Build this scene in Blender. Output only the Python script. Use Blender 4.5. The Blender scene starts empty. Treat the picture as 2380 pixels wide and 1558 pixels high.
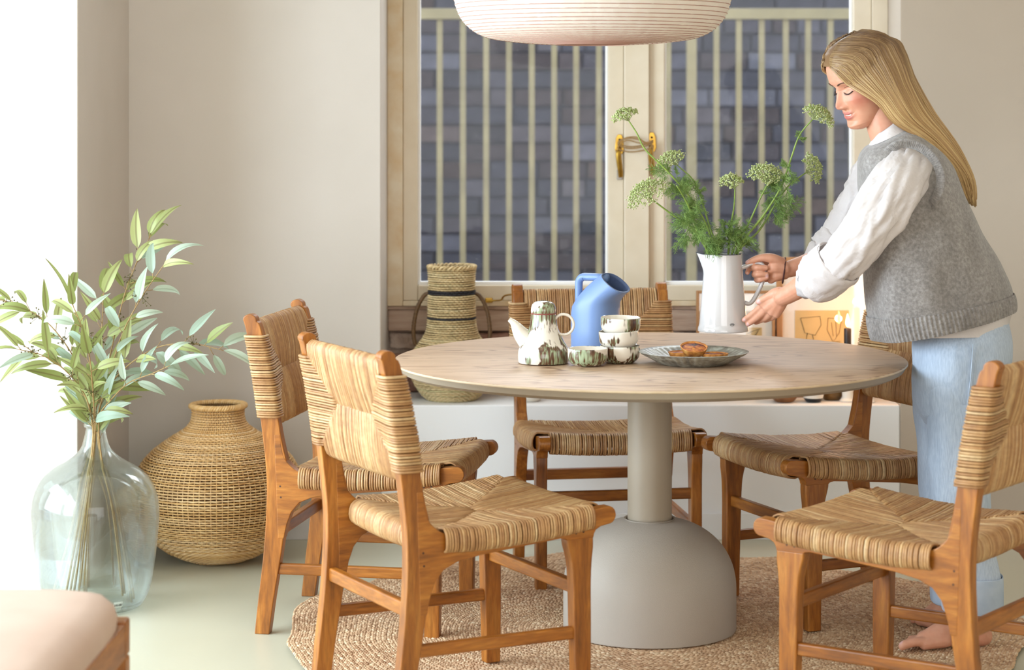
import bpy, bmesh, math, random
import numpy as np
from mathutils import Vector, Matrix, noise as mnoise

random.seed(7)
rng = np.random.default_rng(7)
SC = bpy.context.scene
COL = SC.collection
PI = math.pi

# ------------------------------------------------------------------ camera
F, PX, HY, CH = 5127.0, 1310.3, 250.0, 1.436      # focal (px), optical axis x, horizon y, camera height
cam_d = bpy.data.cameras.new('camera')
cam = bpy.data.objects.new('camera', cam_d)
COL.objects.link(cam)
cam.location = (0, 0, CH)
cam.rotation_euler = (PI / 2, 0, 0)
cam_d.sensor_width = 36
cam_d.lens = 36 * F / 2380
cam_d.shift_x = -(PX - 1190) / 2380
cam_d.shift_y = -(779 - HY) / 2380
cam_d.clip_end = 100
cam_d.dof.use_dof = True
cam_d.dof.focus_distance = 6.05
cam_d.dof.aperture_fstop = 3.4
SC.camera = cam

# ------------------------------------------------------------------ world and light
w = bpy.data.worlds.new('overcast_sky')
SC.world = w
w.use_nodes = True
wn = w.node_tree.nodes
wn['Background'].inputs[0].default_value = (0.80, 0.90, 1.0, 1)
wn['Background'].inputs[1].default_value = 1.2


def area(name, loc, direction, sx, sy, power, col):
    d = bpy.data.lights.new(name, 'AREA')
    d.shape = 'RECTANGLE'
    d.size, d.size_y, d.energy, d.color = sx, sy, power, col
    o = bpy.data.objects.new(name, d)
    COL.objects.link(o)
    o.location = loc
    o.rotation_euler = Vector(direction).to_track_quat('-Z', 'Z').to_euler()
    return o


# daylight in the openings of the tall windows in the left wall
area('daylight_left_window', (-3.3, 3.3, 1.45), (1, 0, -0.05), 2.0, 2.3, 122, (0.73, 0.88, 1.0))
area('daylight_left_door', (-3.3, 5.45, 1.2), (1, 0, -0.08), 1.6, 2.3, 84, (0.73, 0.88, 1.0))
area('fill_light_rear', (0.6, -1.9, 1.45), (0, 1, -0.03), 4.2, 2.3, 54, (1.0, 0.88, 0.76))  # added warm fill light behind the camera, lifts the shadows
# sky light that falls steeply into the street window behind the table
area('daylight_street_window', (0.26, 8.3, 2.55), (0, -0.75, -0.9), 1.9, 0.9, 30, (0.93, 0.97, 1.0))

SC.view_settings.view_transform = 'Standard'
SC.view_settings.look = 'None'
SC.view_settings.exposure = 0.74
SC.view_settings.gamma = 1.0
SC.view_settings.use_curve_mapping = False
SC.cycles.max_bounces = 9
SC.cycles.diffuse_bounces = 4
SC.cycles.glossy_bounces = 3
SC.cycles.transmission_bounces = 8
SC.cycles.transparent_max_bounces = 12
SC.cycles.sample_clamp_indirect = 6.0
SC.cycles.adaptive_threshold = .05


# ------------------------------------------------------------------ helpers
def at(px, py, Y):
    """world point at depth Y seen at a photo position (used to measure positions)"""
    return Vector(((px - PX) * Y / F, Y, CH - (py - HY) * Y / F))


def lin(h):
    """'#rrggbb' to linear rgba"""
    h = h.lstrip('#')
    v = [int(h[i:i + 2], 16) / 255 for i in (0, 2, 4)]
    return tuple((c / 12.92 if c <= .04045 else ((c + .055) / 1.055) ** 2.4) for c in v) + (1,)


class NT:
    def __init__(s, name):
        s.m = bpy.data.materials.new(name)
        s.m.use_nodes = True
        s.t = s.m.node_tree
        s.b = s.t.nodes['Principled BSDF']
        s.out = s.t.nodes['Material Output']

    def n(s, kind, **kw):
        nd = s.t.nodes.new('ShaderNode' + kind)
        for k, v in kw.items():
            setattr(nd, k, v)
        return nd

    def l(s, a, b):
        s.t.links.new(a, b)

    def val(s, sock, v):
        sock.default_value = v

    def math(s, op, a, b=None, clamp=False):
        nd = s.n('Math', operation=op, use_clamp=clamp)
        for i, x in enumerate((a, b)):
            if x is None:
                continue
            if isinstance(x, (int, float)):
                nd.inputs[i].default_value = x
            else:
                s.l(x, nd.inputs[i])
        return nd.outputs[0]

    def coords(s, scale=(1, 1, 1), rnd=False, rot=(0, 0, 0), kind='Object'):
        tc = s.n('TexCoord')
        mp = s.n('Mapping')
        mp.inputs['Scale'].default_value = scale
        mp.inputs['Rotation'].default_value = rot
        src = tc.outputs[kind]
        if rnd:
            oi = s.n('ObjectInfo')
            va = s.n('VectorMath', operation='MULTIPLY_ADD')
            s.l(oi.outputs['Random'], va.inputs[0])
            va.inputs[1].default_value = (7.3, 5.1, 9.7)
            s.l(src, va.inputs[2])
            src = va.outputs[0]
        s.l(src, mp.inputs['Vector'])
        return mp.outputs[0]

    def noise(s, vec, scale, detail=3, rough=.5, dist=0):
        nd = s.n('TexNoise')
        s.l(vec, nd.inputs['Vector'])
        nd.inputs['Scale'].default_value = scale
        nd.inputs['Detail'].default_value = detail
        nd.inputs['Roughness'].default_value = rough
        nd.inputs['Distortion'].default_value = dist
        return nd.outputs['Fac']

    def ramp(s, fac, stops):
        nd = s.n('ValToRGB')
        e = nd.color_ramp.elements
        while len(e) < len(stops):
            e.new(.5)
        for i, (p, c) in enumerate(stops):
            e[i].position = p
            e[i].color = lin(c) if isinstance(c, str) else c
        s.l(fac, nd.inputs[0])
        return nd.outputs[0]

    def mix(s, fac, a, b, mode='MIX'):
        nd = s.n('Mix', data_type='RGBA', blend_type=mode)
        for sock, x in ((nd.inputs[0], fac), (nd.inputs[6], a), (nd.inputs[7], b)):
            if isinstance(x, (int, float)):
                sock.default_value = x
            elif isinstance(x, str):
                sock.default_value = lin(x)
            elif isinstance(x, tuple):
                sock.default_value = x
            else:
                s.l(x, sock)
        return nd.outputs[2]

    def base(s, c):
        if isinstance(c, (str, tuple)):
            s.b.inputs['Base Color'].default_value = lin(c) if isinstance(c, str) else c
        else:
            s.l(c, s.b.inputs['Base Color'])

    def rough(s, r):
        s.b.inputs['Roughness'].default_value = r

    def bump(s, h, strength=.3, dist=.002):
        nd = s.n('Bump')
        nd.inputs['Strength'].default_value = strength
        nd.inputs['Distance'].default_value = dist
        s.l(h, nd.inputs['Height'])
        s.l(nd.outputs[0], s.b.inputs['Normal'])


MATS = {}


def simple(name, c1, c2=None, rough=.5, scale=6, stretch=(1, 1, 1), bump=0, bscale=60, island=None, rnd=False,
           metal=0, spec=.5, coat=0, sheen=0, sss=0, detail=3, bdist=.002):
    s = NT(name)
    vec = s.coords(stretch, rnd)
    if c2:
        col = s.ramp(s.noise(vec, scale, detail), [(.3, c1), (.7, c2)])
    else:
        col = lin(c1)
    if island:
        g = s.n('NewGeometry')
        tint = s.ramp(g.outputs['Random Per Island'], island)
        col = s.mix(.75, col, tint, 'MULTIPLY') if len(island) and island[0][1] == 'mul' else s.mix(.62, col, tint)
    s.base(col)
    s.rough(rough)
    s.b.inputs['Metallic'].default_value = metal
    s.b.inputs['Specular IOR Level'].default_value = spec
    s.b.inputs['Coat Weight'].default_value = coat
    if sheen:
        s.b.inputs['Sheen Weight'].default_value = sheen
    if sss:
        s.b.inputs['Subsurface Weight'].default_value = sss
        s.b.inputs['Subsurface Radius'].default_value = (.012, .005, .003)
        s.b.inputs['Subsurface Scale'].default_value = .6
    if bump:
        s.bump(s.noise(vec, bscale, 4), bump, bdist)
    MATS[name] = s.m
    return s


class MB:
    """collects shapes; build() links them as one mesh object"""

    def __init__(s):
        s.v, s.f, s.mi = [], [], []

    def add(s, vs, fs, mi=0):
        k = len(s.v)
        s.v.extend([tuple(p) for p in vs])
        s.f.extend([tuple(i + k for i in f) for f in fs])
        s.mi.extend([mi] * len(fs))
        return s

    def box(s, a, b, mi=0):
        (x0, y0, z0), (x1, y1, z1) = a, b
        vs = [(x, y, z) for z in (z0, z1) for y in (y0, y1) for x in (x0, x1)]
        return s.add(vs, [(0, 2, 3, 1), (4, 5, 7, 6), (0, 1, 5, 4), (2, 6, 7, 3), (0, 4, 6, 2), (1, 3, 7, 5)], mi)

    def prism(s, outline, y0, y1, mi=0):
        """outline: list of (x, z), extruded along y"""
        n = len(outline)
        vs = [(x, y0, z) for x, z in outline] + [(x, y1, z) for x, z in outline]
        fs = [tuple(range(n)), tuple(range(2 * n - 1, n - 1, -1))]
        fs += [(i, i + n, (i + 1) % n + n, (i + 1) % n) for i in range(n)]
        return s.add(vs, fs, mi)

    def tube(s, pts, r, sides=6, closed=False, caps=True, flat=1.0, up=None, mi=0, roll=0):
        pts = [Vector(p) for p in pts]
        n = len(pts)
        rs = r if hasattr(r, '__len__') else [r] * n
        tang = []
        for i in range(n):
            a = pts[(i - 1) % n] if (closed or i > 0) else pts[i]
            b = pts[(i + 1) % n] if (closed or i < n - 1) else pts[i]
            t = b - a
            tang.append(t.normalized() if t.length > 1e-9 else Vector((0, 0, 1)))
        if up is not None:
            u = Vector(up)
        else:
            u = Vector((0, 0, 1)) if abs(tang[0].z) < .9 else Vector((1, 0, 0))
        vs, fs = [], []
        for i in range(n):
            t = tang[i]
            u = (u - t * u.dot(t))
            if u.length < 1e-6:
                u = t.orthogonal()
            u.normalize()
            b = t.cross(u)
            rr = rs[i]
            ra, rb = (rr if hasattr(rr, '__len__') else (rr, rr * flat))
            for k in range(sides):
                a = 2 * PI * k / sides + roll
                vs.append(pts[i] + u * (math.cos(a) * rb) + b * (math.sin(a) * ra))
        m = n if closed else n - 1
        for i in range(m):
            for k in range(sides):
                i2, k2 = (i + 1) % n, (k + 1) % sides
                fs.append((i * sides + k, i * sides + k2, i2 * sides + k2, i2 * sides + k))
        if caps and not closed:
            fs.append(tuple(range(sides - 1, -1, -1)))
            fs.append(tuple((n - 1) * sides + k for k in range(sides)))
        return s.add(vs, fs, mi)

    def lathe(s, prof, segs=48, c=(0, 0, 0), mi=0, capb=False, capt=False, wob=None):
        vs, fs = [], []
        for j, (r, z) in enumerate(prof):
            for k in range(segs):
                a = 2 * PI * k / segs
                rr = r * (wob(a, z) if wob else 1)
                vs.append((c[0] + rr * math.cos(a), c[1] + rr * math.sin(a), c[2] + z))
        for j in range(len(prof) - 1):
            for k in range(segs):
                k2 = (k + 1) % segs
                fs.append((j * segs + k, j * segs + k2, (j + 1) * segs + k2, (j + 1) * segs + k))
        if capb:
            fs.append(tuple(range(segs - 1, -1, -1)))
        if capt:
            fs.append(tuple((len(prof) - 1) * segs + k for k in range(segs)))
        return s.add(vs, fs, mi)

    def ball(s, c, r, seg=10, rings=6, rot=None, mi=0):
        r = r if hasattr(r, '__len__') else (r, r, r)
        vs, fs = [], []
        R = rot or Matrix.Identity(3)
        c = Vector(c)
        for j in range(1, rings):
            p = PI * j / rings
            for k in range(seg):
                a = 2 * PI * k / seg
                vs.append(c + R @ Vector((r[0] * math.sin(p) * math.cos(a), r[1] * math.sin(p) * math.sin(a), r[2] * math.cos(p))))
        top, bot = len(vs), len(vs) + 1
        vs.append(c + R @ Vector((0, 0, r[2])))
        vs.append(c + R @ Vector((0, 0, -r[2])))
        for j in range(rings - 2):
            for k in range(seg):
                k2 = (k + 1) % seg
                fs.append((j * seg + k, (j + 1) * seg + k, (j + 1) * seg + k2, j * seg + k2))
        for k in range(seg):
            k2 = (k + 1) % seg
            fs.append((top, k, k2))
            fs.append((bot, (rings - 2) * seg + k2, (rings - 2) * seg + k))
        return s.add(vs, fs, mi)

    def grid(s, P, closed_u=False, closed_v=False, mi=0):
        """P[i][j] points"""
        n, m = len(P), len(P[0])
        vs = [p for row in P for p in row]
        fs = []
        for i in range(n if closed_u else n - 1):
            for j in range(m if closed_v else m - 1):
                i2, j2 = (i + 1) % n, (j + 1) % m
                fs.append((i * m + j, i2 * m + j, i2 * m + j2, i * m + j2))
        return s.add(vs, fs, mi)

    def mesh(s, name, mats, angle=40, fix=False):
        me = bpy.data.meshes.new(name)
        me.from_pydata([tuple(v) for v in s.v], [], s.f)
        for m in (mats if isinstance(mats, (list, tuple)) else [mats]):
            me.materials.append(MATS[m])
        if any(s.mi):
            me.polygons.foreach_set('material_index', s.mi)
        if fix:
            bm = bmesh.new()
            bm.from_mesh(me)
            bmesh.ops.recalc_face_normals(bm, faces=bm.faces)
            bm.to_mesh(me)
            bm.free()
        if angle is None:
            me.polygons.foreach_set('use_smooth', [False] * len(me.polygons))
        else:
            me.polygons.foreach_set('use_smooth', [True] * len(me.polygons))
            if angle < 170:
                me.set_sharp_from_angle(angle=math.radians(angle))
        me.update()
        return me

    def build(s, name, mats, parent=None, angle=40, bevel=0, fix=True, bseg=2, kind=None):
        o = bpy.data.objects.new(name, s.mesh(name, mats, angle, fix))
        COL.objects.link(o)
        o.parent = parent
        if bevel:
            bv = o.modifiers.new('bevel', 'BEVEL')
            bv.width, bv.segments, bv.limit_method, bv.angle_limit = bevel, bseg, 'ANGLE', math.radians(35)
            bv.harden_normals = True
        if kind:
            o['kind'] = kind
        return o


def thing(name, label, cat, loc=(0, 0, 0), rz=0, group=None):
    o = bpy.data.objects.new(name, None)
    o.empty_display_size = .05
    COL.objects.link(o)
    o.location = loc
    o.rotation_euler = (0, 0, rz)
    return tag(o, label, cat, group)


def tag(o, label, cat, group=None):
    o['label'], o['category'] = label, cat
    if group:
        o['group'] = group
    return o


def struct(o):
    o['kind'] = 'structure'
    return o


def copy_tree(o, parent=None):
    c = o.copy()
    COL.objects.link(c)
    c.parent = parent
    for ch in list(o.children):
        copy_tree(ch, c)
    return c


def box(name, a, b, m, parent=None, bevel=.003, kind=None):
    o = MB().box(a, b).build(name, m, parent, bevel=bevel)
    if kind:
        o['kind'] = kind
    return o


def smooth_path(pts, n=8, closed=False):
    """Catmull-Rom through the points"""
    P = [Vector(p) for p in pts]
    out = []
    m = len(P)
    for i in range(m if closed else m - 1):
        p0 = P[(i - 1) % m] if (closed or i > 0) else P[0] * 2 - P[1]
        p1, p2 = P[i % m], P[(i + 1) % m]
        p3 = P[(i + 2) % m] if (closed or i + 2 < m) else P[-1] * 2 - P[-2]
        for k in range(n):
            t = k / n
            out.append(.5 * ((2 * p1) + (p2 - p0) * t + (2 * p0 - 5 * p1 + 4 * p2 - p3) * t * t + (3 * p1 - p0 - 3 * p2 + p3) * t ** 3))
    if not closed:
        out.append(P[-1].copy())
    return out


def interp(x, xs, ys):
    return float(np.interp(x, xs, ys))


# ------------------------------------------------------------------ shared materials
simple('wall_paint_shaded', '#bfb1a1', '#b9ab9b', .75, scale=2.5, bump=.12, bscale=240)  # wall paint darkened, shade of the right back wall put into its colour
simple('room_paint', '#cfc1b0', None, .8)
simple('wall_paint', '#d2c9c0', '#ccc3b9', .75, scale=2.5, bump=.12, bscale=240)
simple('white_paint', '#f0efef', None, .55, bump=.05, bscale=90)
simple('ceiling_paint', '#e6e0d8', None, .8)
simple('frame_paint', '#ddd0ba', '#d5c6ad', .45, scale=9, bump=.08, bscale=50)
simple('old_frame_paint', '#e0d3bb', '#d2b68c', .6, scale=13, detail=6, bump=.15, bscale=60)
simple('brass', '#c8a048', '#9a7430', .28, scale=30, metal=1)
simple('iron_dark', '#2a2522', None, .5, metal=.7)
simple('black', '#151312', None, .45)


def teak(name, stretch):
    s = NT(name)
    v = s.coords(stretch, True)
    a = s.noise(v, 5.5, 5, .6, .4)
    b = s.noise(v, 22, 4, .6, .2)
    oi = s.n('ObjectInfo')
    c = s.ramp(a, [(.25, '#7a4817'), (.5, '#a86722'), (.75, '#c7883c')])
    c2 = s.ramp(b, [(.3, '#8a8078'), (.65, '#ffffff')])
    c = s.mix(.42, c, c2, 'MULTIPLY')
    tone = s.ramp(oi.outputs['Random'], [(0, '#d6c6ba'), (1, '#fff6ea')])
    s.base(s.mix(.7, c, tone, 'MULTIPLY'))
    s.rough(.36)
    s.bump(b, .1, .001)
    MATS[name] = s.m


teak('teak_z', (7, 7, .9))
teak('teak_x', (.9, 7, 7))
teak('teak_y', (7, .9, 7))

# ------------------------------------------------------------------ the room
s = NT('floor_resin')
v = s.coords()
s.base(s.ramp(s.noise(v, .9, 4), [(.35, '#c1bda6'), (.65, '#cac6b0')]))
s.rough(.33)
s.b.inputs['Specular IOR Level'].default_value = .4
s.bump(s.noise(v, 3.2, 3), .04, .01)
MATS['floor_resin'] = s.m

YB, YN, YW = 7.33, 7.60, 7.72      # back wall, window frame face, back of frame
XL, XR = -.608, 1.118              # niche sides
LEDGE = .447
XP, YP = -1.445, 6.56              # pier corner
struct(MB().box((-3.5, -2.2, -.1), (3.3, 7.9, 0)).build('floor', 'floor_resin', bevel=0))
struct(MB().box((-3.5, -2.2, 2.9), (3.3, 7.9, 3.0)).build('ceiling', 'ceiling_paint', bevel=0))
wb = MB().box((XP - .05, YB, 0), (XL, 7.75, 2.9))
struct(MB().box((XR, YB, 0), (3.2, 7.75, 2.9)).build('wall_back_right', 'wall_paint_shaded', bevel=.004))
wb.box((XL, YB, 2.28), (XR, 7.75, 2.9))
struct(wb.build('wall_back', 'wall_paint', bevel=.004))
struct(MB().box((XL, YB + .001, 0), (XR, 7.75, LEDGE)).build('wall_below_window', 'white_paint', bevel=.006))
struct(MB().box((-3.3, YP, 0), (XP, 7.7, 2.9)).build('wall_pier', 'wall_paint', bevel=.004))
wl = MB()
wl.box((-3.42, -2.1, 0), (-3.3, 2.3, 2.9)).box((-3.42, 4.3, 0), (-3.3, 4.65, 2.9)).box((-3.42, 6.25, 0), (-3.3, 6.6, 2.9)).box((-3.42, 4.65, 2.4), (-3.3, 6.25, 2.9))
wl.box((-3.42, 2.3, 2.62), (-3.3, 4.3, 2.9)).box((-3.42, 2.3, 0), (-3.3, 4.3, .26))
struct(wl.build('wall_left', 'wall_paint', bevel=0))
struct(MB().box((3.2, -2.1, 0), (3.3, 7.75, 2.9)).build('wall_right', 'room_paint', bevel=0))
wr = MB().box((-3.4, -2.2, 0), (-1.5, -2.1, 2.9)).box((2.7, -2.2, 0), (3.3, -2.1, 2.9)).box((-1.5, -2.2, 2.6), (2.7, -2.1, 2.9))
struct(wr.build('wall_rear', 'room_paint', bevel=0))
struct(MB().box((XP, YB - .008, 0), (3.19, YB, .088)).build('baseboard_back', 'white_paint', bevel=.002))
bb = MB().box((-3.3, YP - .008, 0), (XP + .008, YP, .088)).box((XP, YP, 0), (XP + .008, YB - .008, .088))
struct(bb.build('baseboard_pier', 'white_paint', bevel=.002))
# casements of the left wall (outside the picture, where the daylight comes in)
wf = struct(MB().box((-3.42, 2.3, .26), (-3.34, 2.36, 2.62)).build('window_2', 'white_paint', bevel=0))
for i in range(1, 3):
    yy = 2.3 + i * 1.0 - .04
    MB().box((-3.42, yy - .02, .26), (-3.36, yy + .03, 2.62)).build('mullion', 'white_paint', wf, bevel=0)

# ---- the street window
win = bpy.data.objects.new('window_1', None)
COL.objects.link(win)
struct(win)
s = NT('pane_glass')
tr = s.n('BsdfTransparent')
gl = s.n('BsdfGlossy')
gl.inputs['Roughness'].default_value = .02
fr = s.n('Fresnel')
fr.inputs[0].default_value = 1.25
du = s.n('BsdfDiffuse')
du.inputs[0].default_value = lin('#d8dde0')
vec = s.coords()
sp = s.noise(vec, 160, 2)
dots = s.ramp(sp, [(.735, (0, 0, 0, 1)), (.76, (.35, .35, .35, 1))])
film = s.math('ADD', s.math('MULTIPLY', s.noise(vec, 5, 4), .028), dots)
mx = s.n('MixShader')
s.l(s.math('MULTIPLY', fr.outputs[0], .55), mx.inputs[0])
s.l(tr.outputs[0], mx.inputs[1])
s.l(gl.outputs[0], mx.inputs[2])
mx2 = s.n('MixShader')
s.l(film, mx2.inputs[0])
s.l(mx.outputs[0], mx2.inputs[1])
s.l(du.outputs[0], mx2.inputs[2])
s.l(mx2.outputs[0], s.out.inputs[0])
MATS['pane_glass'] = s.m


def wx(px):
    return (px - PX) * YN / F


def wz(py):
    return CH - (py - HY) * YN / F


zt = 2.28
zb = wz(712)
# fixed frame
box('frame_jamb', (XL, YN, zb), (wx(936), YW, zt), 'old_frame_paint', win)
box('frame_jamb', (wx(2027), YN, zb), (XR, YW, zt), 'frame_paint', win)
box('frame_sill', (wx(936), YN, zb), (wx(2027), YW, wz(700)), 'old_frame_paint', win)
box('frame_post', (wx(1450), YN - .012, wz(700)), (wx(1509), YW, zt), 'frame_paint', win, bevel=.005)
# casements
for k, (a, b, c, d) in enumerate(((936, 970, 1413, 1450), (1509, 1545, 1985, 2027))):
    sash = MB().box((wx(a), YN + .012, wz(700)), (wx(b), YW - .02, zt)).build('casement_stile', 'frame_paint', win, bevel=.004)
    MB().box((wx(c), YN + .012, wz(700)), (wx(d), YW - .02, zt)).build('casement_stile', 'frame_paint', win, bevel=.004)
    MB().box((wx(b), YN + .012, wz(700)), (wx(c), YW - .02, wz(664))).build('casement_rail', 'frame_paint', win, bevel=.004)
    # white glazing beads
    for q in (MB().box((wx(b), YN + .045, wz(664)), (wx(b) + .008, YN + .07, zt)), MB().box((wx(c) - .008, YN + .045, wz(664)), (wx(c), YN + .07, zt)),
              MB().box((wx(b), YN + .035, wz(664)), (wx(c), YN + .07, wz(657)))):
        q.build('glazing_bead', 'white_paint', win, bevel=.001)
    MB().box((wx(b), YN + .055, wz(664)), (wx(c), YN + .059, zt)).build('pane', 'pane_glass', win, bevel=0)


# brass window catches
def catch(px, py, sgn):
    o = thing('window_catch', 'brass window catch %s, tied with twine' % ('on the left casement stile' if sgn < 0 else 'right of the middle window post'),
              'window catch', (wx(px), YN + .011, wz(py)), 0, 'brass catches of the street window')
    m = MB()
    m.prism([(-.016, -.005), (-.013, .035), (-.006, .048), (.006, .048), (.013, .035), (.016, -.005), (.01, -.02), (-.01, -.02)], -.006, 0)
    m.build('back_plate', 'brass', o, bevel=.002)
    MB().ball((0, -.007, .03), .004, 8, 5).build('screw', 'iron_dark', o)
    pts = smooth_path([(0, -.004, .0), (-.004, -.028, -.008), (-.004, -.03, -.03), (.001, -.026, -.07), (.004, -.02, -.098)], 5)
    MB().tube(pts, [.007 + .003 * math.sin(i / len(pts) * PI) for i in range(len(pts))], 8).build('lever', 'brass', o)
    return o


catch(1440, 345, -1)
catch(1515, 340, 1)
simple('twine', '#b08d5c', '#8a6a40', .9, scale=200)
tw = MB()
for dz in (.0, .006, -.012):
    tw.tube(smooth_path([(wx(1436), YN - .03, wz(336) + dz), (wx(1455), YN - .036, wz(322) + dz * .5), (wx(1480), YN - .04, wz(323) + dz), (wx(1500), YN - .036, wz(332) + dz * .3), (wx(1517), YN - .03, wz(330) + dz), (wx(1498), YN - .024, wz(340) + dz), (wx(1462), YN - .024, wz(345) + dz)], 6, True), .0022, 5, closed=True)
tw.tube(smooth_path([(wx(1515), YN - .03, wz(335)), (wx(1506), YN - .03, wz(360)), (wx(1511), YN - .03, wz(385)), (wx(1516), YN - .03, wz(360)), (wx(1516), YN - .03, wz(335))], 6), .0018, 5)
tag(tw.build('twine_loop', 'twine'), 'rough twine loop tying the two brass window catches together', 'twine')
kp = thing('keyhole_plate', 'small steel keyhole plate on the left casement stile', 'keyhole plate', (wx(1440), YN + .01, wz(407)))
simple('steel', '#8c8780', None, .35, metal=1)
MB().box((-.009, -.003, -.017), (.009, .002, .017)).build('plate', 'steel', kp, bevel=.001)
MB().tube([(0, -.004, 0), (0, .001, 0)], .0045, 10).build('keyhole', 'black', kp)
st = thing('window_stay', 'curved brass window stay on the bottom rail of the left casement', 'window stay', (wx(1165), YN, wz(692)))
MB().tube(smooth_path([(-.05, -.012, -.01), (-.02, -.014, -.009), (.0, -.02, -.006), (.012, -.022, .008), (.04, -.022, .013), (.09, -.02, .015)], 6), .005, 8, flat=.6).build('arm', 'brass', st)
MB().box((-.055, -.01, -.017), (-.03, .013, -.001)).build('bracket', 'brass', st, bevel=.002)

# ---- old masonry below the sill
simple('old_timber', '#a98d7a', '#c2aa98', .85, scale=7, stretch=(1, 3, 8), bump=.6, bscale=20, detail=6, bdist=.006)
simple('rubble', '#c0aea0', '#9a8070', .95, scale=16, bump=1.0, bscale=34, detail=8, bdist=.02)
simple('old_brick', '#946a5c', '#b09080', .95, scale=22, bump=.8, bscale=60, detail=6, rnd=True, bdist=.01)
wu = struct(MB().box((XL, YN + .06, LEDGE), (XR, YW, zb)).build('wall_masonry', 'rubble', bevel=0))
m = MB()
for seg in range(28):
    x0 = XL + (XR - XL) * seg / 28
    x1 = XL + (XR - XL) * (seg + 1) / 28
    m.box((x0, YN + .012 + .004 * math.sin(seg * 1.7), zb - .012), (x1, YN + .08, zb - .0015))
m.build('sill_board', 'old_timber', wu, bevel=0)
box('sill_timber', (XL, YN + .018, zb - .088), (XR, YN + .1, zb - .013), 'old_timber', wu, bevel=.006)
zz = LEDGE
row = 0
while zz < zb - .1:
    hgt = min(.062, zb - .096 - zz)
    if hgt < .03:
        break
    x = XL + .004 - (row % 2) * .1
    while x < XR:
        bl = .19 + random.uniform(-.03, .02)
        x0, x1 = max(x, XL + .001), min(x + bl, XR - .001)
        if x1 - x0 > .03 and random.random() < .93:
            b = MB().box((x0, YN + .03 + random.uniform(-.012, .02), zz + .003), (x1, YN + .09, zz + hgt))
            bm_o = b.build('brick', 'old_brick' if random.random() < .6 else 'rubble', wu, bevel=.008)
            bm_o.modifiers['bevel'].segments = 2
            sd = bm_o.modifiers.new('sub', 'SUBSURF')
            sd.subdivision_type = 'SIMPLE'
            sd.levels = sd.render_levels = 2
            dt = bpy.data.textures.get('rough_stone') or bpy.data.textures.new('rough_stone', 'CLOUDS')
            dt.noise_scale = .03
            dm = bm_o.modifiers.new('disp', 'DISPLACE')
            dm.texture, dm.strength, dm.texture_coords = dt, .016, 'GLOBAL'
        x += bl + .012
    zz += hgt + .012
    row += 1

# ---- outside: railing and the brick wall across the street
simple('outdoor_ground', '#8d8a86', '#77736e', .9, scale=4)
struct(MB().box((-6, 7.9, -.3), (7, 16, -.2)).build('pavement', 'outdoor_ground', bevel=0))
simple('rail_paint', '#b3a783', '#9c9274', .5, scale=6, rnd=True)
YR = 10.6


def ox(px, Y=YR):
    return (px - PX) * Y / F


def oz(py, Y=YR):
    return CH - (py - HY) * Y / F


rl = thing('street_railing', 'cream painted metal railing with upright bars outside the window', 'railing', (0, YR, -.2))
box('top_rail', (-2.6, -.03, oz(45) + .2), (3.2, .05, oz(20) + .2), 'rail_paint', rl)
box('bottom_rail', (-2.6, -.02, .42), (3.2, .02, .46), 'rail_paint', rl)
for px in (916, 969, 1022, 1076, 1130, 1183, 1236, 1288, 1339, 1392, 1446, 1500, 1553, 1665, 1717, 1770, 1826, 1878, 1930, 1980, 2034, 2090):
    x = ox(px)
    box('bar', (x - .0135, -.0135, .0), (x + .0135, .0135, oz(40) + .2), 'rail_paint', rl, bevel=0)
x = ox(1607)
box('post', (x - .024, -.024, 0), (x + .024, .024, oz(30) + .2), 'rail_paint', rl)

s = NT('street_brick')
oi = s.n('ObjectInfo')
c = s.ramp(oi.outputs['Random'], [(0, '#4b4a52'), (.3, '#565560'), (.5, '#54494a'), (.68, '#666672'), (.82, '#68554c'), (.92, '#7c7c88'), (1, '#48444a')])
v = s.coords()
s.base(s.mix(.4, c, s.ramp(s.noise(v, 11, 4), [(.3, '#55555c'), (.7, '#f4f2f6')]), 'MULTIPLY'))
s.rough(.9)
MATS['street_brick'] = s.m
simple('street_mortar', '#6e6e78', '#565560', .95, scale=5)
YS = 13.6
sw = struct(MB().box((-6, YS + .02, -.3), (7, YS + .3, 4.2)).build('wall_street', 'street_mortar', bevel=0))
bmesh_b = None
zz, row, cnt = -.12, 0, 0
while zz < 2.3:
    x = -1.35 - (row % 2) * .16
    while x < 2.2:
        bl = random.choice((.3, .3, .3, .15, .42))
        if bmesh_b is None or True:
            key = 'street_brick_%03d' % int(bl * 1000)
            me = bpy.data.meshes.get(key)
            if me is None:
                me = MB().box((0, 0, 0), (bl - .014, .05, .098)).mesh(key, 'street_brick', None)
        o = bpy.data.objects.new('brick', me)
        COL.objects.link(o)
        o.parent = sw
        o.location = (x, YS - random.uniform(0, .015), zz)
        cnt += 1
        x += bl
    zz += .112
    row += 1

# ------------------------------------------------------------------ rug
TX, TY = .235, 6.033
s = NT('jute')
g = s.n('NewGeometry')
v = s.coords()
c = s.ramp(g.outputs['Random Per Island'], [(0, '#966f50'), (.25, '#bb9270'), (.6, '#d0aa86'), (.85, '#dfc09c'), (1, '#ecd6b6')])
c = s.mix(.35, c, s.ramp(s.noise(v, 3.5, 4), [(.3, '#b38a66'), (.7, '#d9bb94')]))
s.base(c)
s.rough(.75)
MATS['jute'] = s.m


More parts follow.
